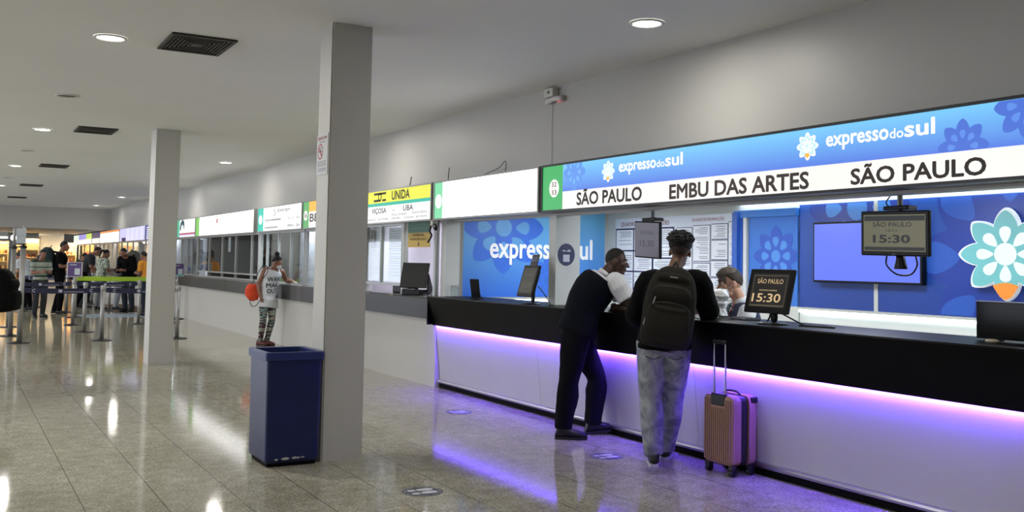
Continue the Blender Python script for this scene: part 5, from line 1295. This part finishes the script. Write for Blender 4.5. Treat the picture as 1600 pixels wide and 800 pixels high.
hair(A, p, HAIRK, short_hair(.55, .05, -.5), 1.022, .006)
eyes(A, p)
bm = B(); c_ = p['wR']; tube(bm, [c_+V3(.025, .03, -.022), c_+V3(.035, .0, -.03), c_+V3(.01, -.02, .03), c_+V3(-.0, .025, .03), c_+V3(.025, .03, -.022)], .009, 8, 4); obj('wristwatch', bm, LEATHER, A, True)

# --- man with the backpack, seen from behind
p = dict(P=V3(.025, .0, .93), C=V3(.055, .05, 1.23), N=V3(.10, .12, 1.475), H=V3(.145, .185, 1.645), hf=V3(.10, 1, -.12), hu=V3(.05, 0, 1),
         hipL=V3(-.07, 0, .92), hipR=V3(.115, 0, .92), kL=V3(-.075, .03, .50), kR=V3(.095, .12, .49), aL=V3(-.045, -.05, .085), aR=V3(.045, .24, .085), tL=V3(-.05, 1, 0), tR=V3(.15, 1, 0),
         sL=V3(-.10, .10, 1.40), sR=V3(.295, .10, 1.405), eL=V3(-.20, .17, 1.13), eR=V3(.375, .20, 1.17), wL=V3(-.11, .41, 1.16), wR=V3(.30, .41, 1.175),
         hL=(V3(.2, 1, -.1), V3(0, 0, -1), V3(1, 0, 0), .2), hR=(V3(-.3, 1, -.1), V3(0, 0, -1), V3(-1, 0, 0), .2), build=1.05, head=1.02)
Bm = body('man with an olive black backpack and washed jeans seen from behind at the counter', (4.80, 5.944, 0), (.62, .78), p, SK_B, .0055)
q = dict(p); bm = B(); rs = torso_rings(p, .032, upto=8); c0 = p['P']
rings(bm, [(c0+V3(0, -.005, z), V3(1, 0, 0), V3(0, 1, 0), a, b_) for z, a, b_ in ((-.045, .205, .158), (-.04, .215, .166), (.0, .214, .166))]+rs[2:], 22)
for s in 'LR': arm_bm(bm, p, s, .030, 1.06, 14, 1.6)
remesh('tshirt', bm, .009, BLACKC, Bm, 3, folds(.008))
bm = B(); tube(bm, [p['N']+V3(0, -.01, -.01), p['N']+V3(0, .0, .02)], [.072, .068], 16, round_ends=False); obj('neckband', bm, BLACKC, Bm, True)
jn = trousers(Bm, p, denim(), .026, .034, .009, .012, 1.02, name='jeans')
for sg in (-1, 1):
    bm = B(); cx_ = .025+sg*.085
    tube(bm, [(cx_-.055, -.16, .84), (cx_, -.178, .82), (cx_+.055, -.16, .84)], .004, 6, 3); obj('pocket_seam', bm, mat('denim_seam', (70, 76, 88), .9), jn, True)
shoes(Bm, p, LEATHER, mat('sole_white', (198, 198, 196), .6), .29, .10)
hp = p
def afro(d): return step(d.z, -.45+.55*abs(d.x)+.25*step(d.y, 0, .6), -.2+.5*abs(d.x)+.3*step(d.y, 0, .6))
c_ = (0, -.012, .062)
hair(Bm, p, HAIRK, afro, 1.10, .20, 8, c_, (.102, .108, .092), n=120, mm=90)
hair(Bm, p, mat('hair_fade', (52, 40, 36), .8, var=.3, nscale=90), short_hair(.5, -.1, -.72), 1.008, .003, name='hair_fade')
eyes(Bm, p)
OLIVE = mat('pack_olive', (36, 35, 29), .9, var=.2, nscale=50, bump=.2, spec=.2)
bp_, c, r, up_, bk = backpack('backpack', 'large olive black backpack worn by the man in washed jeans', Bm, p, OLIVE, .200, .315, .105, -.05, strap=mat('pack_strap', (30, 30, 27), .8))
ZIP = mat('zip_pull', (150, 150, 146), .4, .5)
for a_, b_ in ((-.115, .04), (-.165, -.12), (.165, -.16)):
    bm = B(); s0 = c+r*a_+up_*b_+bk*(.115 if abs(a_) < .15 else .075); tube(bm, [s0, s0-up_*.05+r*(-.008)], .006, 8); obj('zip_pull', bm, ZIP, bp_, True)
bm = B(); rings(bm, [(c+up_*(q_*.315)+bk*(.065+e_), r, bk, .2*w_, .03*e2) for q_, w_, e_, e2 in ((.58, .50, 0, .5), (.61, .62, .003, 1), (.74, .56, -.005, 1), (.82, .4, -.02, .5))], 16, 0, 3.); obj('top_pocket', bm, OLIVE, bp_, True)
bm = B(); plate(bm, [(-.03, 0), (.03, 0), (.034, .010), (-.026, .010)], c+up_*.208+bk*.098, r, up_, .0015); obj('logo_print', bm, mat('logo_grey', (130, 130, 124), .5), bp_)
for yy in (.115, -.005):
    bm = B(); tube(bm, [c-r*.15+up_*(yy-.03)+bk*.10, c-r*.10+up_*yy+bk*.137, c+up_*(yy+.012)+bk*.146, c+r*.10+up_*yy+bk*.137, c+r*.15+up_*(yy-.03)+bk*.10], .0045, 6, 4); obj('zip_line', bm, mat('zip_dark', (20, 20, 19), .6), bp_, True)

# --- attendant behind the counter
p = dict(P=V3(0, 0, .66), C=V3(0, .03, .97), N=V3(0, .08, 1.21), H=V3(0, .165, 1.388), hf=V3(-.08, 1, -.10), hu=V3(0, .05, 1),
         hipL=V3(-.09, .02, .64), hipR=V3(.09, .02, .64), kL=V3(-.12, .42, .58), kR=V3(.12, .42, .58), aL=V3(-.12, .34, .13), aR=V3(.12, .34, .13),
         sL=V3(-.19, .06, 1.14), sR=V3(.18, .10, 1.14), eL=V3(-.27, .16, .95), eR=V3(.24, .22, .98), wL=V3(-.14, .34, 1.08), wR=V3(.10, .38, 1.10),
         hL=(V3(.3, 1, .3), V3(0, .3, -1), V3(1, 0, 0), .4), hR=(V3(-.2, 1, .3), V3(0, .3, -1), V3(-1, 0, 0), .4), build=1.0, head=1.06)
Cc = body('young attendant in a navy vest, white shirt and dark green tie seated behind the counter', (6.09, 6.33, 0), (-.865, .5), p, SK_C, .0055)
shirt(Cc, p, WHITEC, .016, 1.75, .008, .005, name='shirt', taper=1.3)
bm = B(); tube(bm, [p['N']+V3(0, -.015, -.02), p['N']+V3(0, .008, .05)], [.070, .064], 16, round_ends=False); obj('collar', bm, WHITEC, Cc, True)
for sg in (-1, 1):
    bm = B(); plate(bm, [(0, 0), (.055, -.015), (.045, -.065)], p['N']+V3(sg*.01, .078, .0), V3(sg, -.35, 0), V3(0, .25, 1), .004); obj('collar_flap', bm, WHITEC, Cc)
shirt(Cc, p, mat('vest_blue', (32, 42, 68), .85, var=.12, nscale=40, bump=.15), .027, 0, .008, .004, name='vest', upto=7)
bm = B(); rings(bm, [(p['N']+V3(0, y, z), V3(1, 0, 0), V3(0, 1, 0), a, .007) for y, z, a in ((.088, -.01, .02), (.092, -.035, .018), (.115, -.09, .028), (.142, -.17, .034), (.150, -.24, .036))], 12); obj('tie', bm, mat('tie_green', (22, 52, 46), .7), Cc, True)
bm = B(); tube(bm, [p['N']+V3(-.055, .06, .0), p['N']+V3(-.075, .115, -.10), p['N']+V3(-.03, .155, -.22)], .006, 6, 3); obj('lanyard', bm, mat('lanyard_red', (110, 40, 50), .7), Cc, True)
trousers(Cc, p, TROUS, .018, .022, .010, .005)
shoes(Cc, p, LEATHER, mat('sole_black', (10, 10, 10), .6))
hair(Cc, p, HAIRB, short_hair(.42, -.05, -.60), 1.07, .014)
hair(Cc, p, HAIRG, lambda d: step(d.z, .40-.12*step(d.y, .3, .8), .55-.12*step(d.y, .3, .8)), 1.16, .045, 12, (0, .012, .03), (.068, .098, .094), name='hair_top')
eyes(Cc, p)
c = p['H']; f, u, r = head_axes(p); bm = B()
ball(bm, c+f*.058*1.06-u*.068*1.06, .058*1.06, .062*1.06, .052*1.06, r, f, u, 24, 16); mk = remesh('face_mask', bm, .006, mat('mask_white', (226, 228, 230), .8, var=.03), Cc, 2, folds(.004, 20, 40))
bm = B()
for s in (-1, 1): tube(bm, [c+(r*s*.058+f*.055-u*.045)*1.06, c+(r*s*.074+f*.02-u*.02)*1.06, c+(r*s*.083-f*.01+u*.012)*1.06], .0022, 6, 3)
obj('ear_loop', bm, mat('mask_white', (226, 228, 230), .8, var=.03), mk, True)
t = thing('office_stool', 'dark swivel stool under the seated attendant', 'stool', (6.09, 6.33, 0))
bm = B(); lathe(bm, [(.001, .50), (.18, .50), (.20, .515), (.20, .535), (.18, .545), (.001, .545)], 24); obj('seat', bm, BLACKC, t, True)
bm = B(); lathe(bm, [(.03, .06), (.03, .50), (.001, .50)], 12); obj('pole', bm, CHROME, t, True)
bm = B(); lathe(bm, [(.24, 0), (.24, .02), (.05, .06), (.001, .06)], 24); obj('base', bm, DARK, t, True)
bm = B()
rr = random.Random(4)
rings(bm, [(V3(.01*math.sin(i*2), .012*math.cos(i*3), z), V3(1, 0, 0), V3(0, 1, 0), a, b_) for i, (z, a, b_) in enumerate(((0, .05, .04), (.01, .062, .05), (.08, .066, .054), (.13, .06, .05), (.15, .072, .06), (.20, .078, .066), (.245, .07, .06), (.262, .05, .04)))], 22)
pb = remesh('paper_bag', bm, .006, mat('bag_white', (232, 233, 236), .7, var=.04, nscale=14), None, 1, folds(.016, 16, 34, V3(1, 1, 1))); pb.location = (5.52, 6.07, 1.118); pb.scale = (1, 1, .86)
tag(pb, 'crumpled white paper bag on the counter in front of the attendant\'s chin', 'bag')

# --- woman at the far counter
k_ = .93
p = dict(P=V3(-.06, .0, .87), C=V3(-.09, .0, 1.14), N=V3(-.145, .03, 1.375), H=V3(-.165, .085, 1.475), hf=V3(-.62, .75, -.38), hu=V3(-.1, .1, 1),
         hipL=V3(-.14, 0, .86), hipR=V3(.02, 0, .86), kL=V3(-.115, .05, .46), kR=V3(.045, .03, .46), aL=V3(-.055, .0, .085), aR=V3(.055, -.03, .085), tL=V3(-.45, 1, 0), tR=V3(-.3, 1, 0),
         sL=V3(-.30, .04, 1.305), sR=V3(.015, .0, 1.335), eL=V3(-.40, .03, 1.15), eR=V3(.125, -.03, 1.09), wL=V3(-.42, .23, 1.135), wR=V3(.13, .05, .88),
         hL=(V3(-.3, 1, -.25), V3(0, 0, -1), V3(1, 0, 0), .4), hR=(V3(-.1, .15, -1), V3(-1, .2, 0), V3(0, 1, .2), .7), build=.92, head=.96, belly=.95, hs=.9)
W_ = body('woman in a white lettered tank top and patterned leggings leaning at the far counter', (4.83, 16.965, 0), (.25, -.968), p, SK_D, .006)
bm = B(); rs = torso_rings(p, .014, upto=7); P0 = p['P']
low = [(P0+V3(0, 0, z), rs[2][1], V3(0, 1, 0), a, b_) for z, a, b_ in ((-.19, .185, .155), (-.12, .186, .155), (-.05, .180, .148))]
rings(bm, low+rs[2:], 24)
for s in 'LR':
    ch = (p['sL']+p['sR'])/2; S = p['s'+s]; tube(bm, [ch.lerp(S, .50)+V3(0, .05, -.06), ch.lerp(S, .50)+V3(0, .02, .05), ch.lerp(S, .48)+V3(0, -.05, -.02)], [.022]*3, 10, 3)
tank = remesh('tank_top', bm, .008, WHITEC, W_, 3, folds(.006))
bpy.context.evaluated_depsgraph_get().update()
txt = B()
for s, z, cx_, w0 in (('WAN', 1.135, -.10, .24), ('MAK', 1.03, -.085, .235), ('OUT', .93, -.075, .20)):
    text_bm(s, (cx_+w0/2, .35, z), (-w0, 0, .012), (0, 0, .075), .0, .022, txt)
bmesh.ops.triangulate(txt, faces=txt.faces[:]); bmesh.ops.subdivide_edges(txt, edges=txt.edges[:], cuts=1)
for v in txt.verts:
    ok, loc_, nn, fi = tank.ray_cast(v.co, V3(0, -1, 0))
    v.co.y = (loc_.y if ok else .12)+.006
obj('lettering', txt, mat('print_grey', (62, 62, 66), .8), tank)
lg = patches('leggings_print', [(58, 60, 62), (120, 142, 140), (72, 40, 44), (150, 164, 158), (150, 140, 120), (96, 108, 108)], 4.5, st=(.6, .6, 2.6))
trousers(W_, p, lg, .008, .010, .008, .002, 1.0, name='leggings')
shoes(W_, p, mat('shoe_maroon', (92, 50, 46), .6), mat('sole_maroon', (64, 40, 38), .6), .24, .085, .95)
hair(W_, p, HAIRK, short_hair(.42, -.1, -.6), 1.06, .025, 20, extra=lambda bm, c, f, u, r, sc: ball(bm, c+(u*.145-f*.06)*sc, .047*sc, .048*sc, .043*sc, r, f, u, 20, 14, 0, lambda d: 1+noise.noise(d*3)*.15))
eyes(W_, p)
c = p['H']; f, u, r = head_axes(p); bm = B(); ball(bm, c+f*.06-u*.055, .052, .058, .048, r, f, u, 22, 14); mk = remesh('face_mask', bm, .007, mat('mask_grey', (190, 192, 192), .8), W_, 2)
bm = B()
for s in (-1, 1):
    tube(bm, [c+r*(s*.031+.024*math.cos(a))+f*.098+u*(.002+.019*math.sin(a)) for a in [2*PI*q/14 for q in range(15)]], .002, 6); tube(bm, [c+r*s*.056+f*.096+u*.008, c+r*s*.078+f*.0+u*.012], .002, 6)
obj('glasses', bm, mat('glasses_metal', (120, 110, 100), .3, .6), W_, True)
t = thing('drawstring_bag', 'orange drawstring bag hanging behind the woman\'s arm', 'bag', (0, 0, 0)); t.location = W_.location; t.rotation_euler = W_.rotation_euler
bm = B(); ball(bm, (.135, -.18, .955), .155, .085, .17, n=24, m=18, fn=lambda d: 1+noise.noise(d*2.2)*.12-(.25 if d.z > .85 else 0)); obj('bag', bm, mat('bag_orange', (232, 78, 40), .7, var=.08, nscale=12, bump=.2), t, True)
bm = B(); tube(bm, [(.16, -.18, 1.09), (.11, -.10, 1.26), (.03, -.075, 1.40), (.02, .06, 1.40), (.05, .115, 1.28), (.10, -.08, 1.10)], .007, 8, 4); obj('strap', bm, LEATHER, t, True)
bm = B(); tube(bm, [(.14, .05, .80), (.18, .02, .72), (.215, -.06, .70), (.22, -.12, .76), (.20, -.17, .82)], .007, 8, 4); obj('cord', bm, LEATHER, t, True)

# --- the queue down the hall
GREYC = mat('cloth_grey', (96, 98, 102), .9, var=.15, nscale=30); PALEC = mat('cloth_pale', (150, 156, 162), .9, var=.08, nscale=30); CHAR = mat('cloth_charcoal', (36, 38, 42), .9, var=.15, nscale=30)
ORC = mat('cloth_orange', (206, 136, 44), .85); TEAL = mat('pack_teal', (22, 44, 50), .8, var=.3, nscale=8); KHAKI = mat('pack_khaki', (84, 84, 74), .85, var=.12, nscale=12); STRIPE = patches('striped_shirt', [(40, 52, 46), (150, 158, 148), (40, 60, 50), (160, 164, 156)], 1.2, st=(.01, .01, 8))
FLORAL = patches('floral_print', [(60, 72, 62), (176, 186, 172), (96, 116, 96), (210, 212, 200), (44, 52, 50)], 13); DJEAN = mat('jeans_dark', (30, 36, 50), .9, var=.1)
def walker(label, x, y, f, p, skin, topm, legm, hairm=HAIRK, sleeve=.8, long_=False, hairfn=None, extra=None, shirt_name='shirt', g=.016):
    o = body(label, (x, y, .012 if x > 4.15 and 28 < y < 33.3 else 0), f, p, skin, .011)
    shirt(o, p, topm, g, 1.85 if long_ else sleeve, .011, .005, name=shirt_name, upto=8, taper=1.5)
    trousers(o, p, legm, .018, .022, .011, .005)
    shoes(o, p, LEATHER, mat('sole_black', (10, 10, 10), .6))
    hair(o, p, hairm, hairfn or short_hair(.48, .0, -.5), 1.06, .02, extra=extra, n=32, mm=20); o['group'] = 'people queueing down the hall'
    return o
tail = lambda bm, c, f, u, r, sc: tube(bm, [c+(u*.06-f*.09)*sc, c+(u*.04-f*.16)*sc, c+(-u*.06-f*.19)*sc, c+(-u*.16-f*.17)*sc], [.03*sc, .034*sc, .03*sc, .014*sc], 10, 3)
IR = V3(.97, -.25, 0)
p = stand(1.70, .45, 0, .10, .02, 'front', headdown=.6); walker('person in a pale shirt and black trousers bending behind the tall posts', 1.90, 30.15, (-.7, .7), p, SK_D, PALEC, BLACKC)
p = stand(1.67, .05, 0, .10, 0, 'front', headdown=.3); walker('person in a striped green shirt left of the big teal backpack', 1.94, 26.5, (.3, -.95), p, SK_D, STRIPE, CHAR)
p = stand(1.90, .06, 0, .11, 0, 'front', step_=.08); P4 = walker('tall hiker in black carrying the big teal backpack', 2.50, 28.0, (.96, -.28), p, SK_D, BLACKC, BLACKC)
backpack('hiking_backpack', 'big dark teal hiking backpack on the tall hiker in black', P4, p, TEAL, .24, .40, .20, .0, strap=BLACKC)
p = stand(1.64, .1, 0, .1, 0, 'down', headdown=.4); walker('dark haired person far back, left of the bending man in the charcoal tee', 3.52, 32.7, (.8, .6), p, SK_D, CHAR, DJEAN)
p = stand(1.60, .1, 0, .1, 0, 'down', headdown=.4); walker('small dark haired person farthest back behind the charcoal tee', 3.95, 34.8, (.8, .6), p, SK_D, mat('cloth_wine', (70, 40, 42), .9), DJEAN)
p = stand(1.91, .42, 0, .11, .02, 'reach', headdown=.5, headturn=.0, step_=.12); walker('man in a charcoal tee bending forward with both arms out', 3.42, 31.2, (.97, -.22), p, SK_D, CHAR, BLACKC)
p = stand(1.74, .12, 0, .1, 0, 'front', headdown=.4); walker('woman with a ponytail in a green and white floral shirt', 3.77, 30.1, (.92, .38), p, SK_D, FLORAL, GREYC, extra=tail)
p = stand(1.63, .28, 0, .1, 0, 'front', headdown=.6); walker('person with light brown hair in a grey jumper facing the ticket windows', 4.20, 29.9, (.95, -.3), p, SK_C, GREYC, PALEC, hairm=mat('hair_light', (116, 92, 68), .7, var=.3, nscale=60), long_=True, extra=lambda bm, c, f, u, r, sc: ball(bm, c-(f*.04+u*.09)*sc, .085*sc, .075*sc, .13*sc, r, f, u, 16, 10))
p = stand(1.80, .25, 0, .11, 0, 'front', headdown=.6, build=1.05); P8 = walker('man in a black jacket with a khaki backpack looking down', 4.30, 28.5, (-.75, -.66), p, SK_D, BLACKC, DJEAN, long_=True, g=.03)
backpack('backpack', 'large rounded khaki backpack on the man in the black jacket', P8, p, KHAKI, .23, .36, .15, .02, strap=BLACKC)
p = stand(1.69, .15, 0, .1, 0, 'front', headdown=.3); walker('dark haired person in an orange shirt at the edge of the far column', 4.50, 26.8, (-.6, .8), p, SK_D, ORC, DJEAN)
# somebody passing at the frame edge with a black bag
p = stand(1.76, .06, 0, .10, 0, 'down', step_=.1)
PX = walker('passer-by in black at the left frame edge with a bulging black bag', .30, 13.5, (-.93, .36), p, SK_D, BLACKC, DJEAN)
del PX['group']
backpack('backpack', 'bulging black backpack at the left frame edge', PX, p, mat('pack_black', (9, 9, 10), .9, var=.3, nscale=10, spec=.15), .20, .27, .17, -.16, off=-.02)
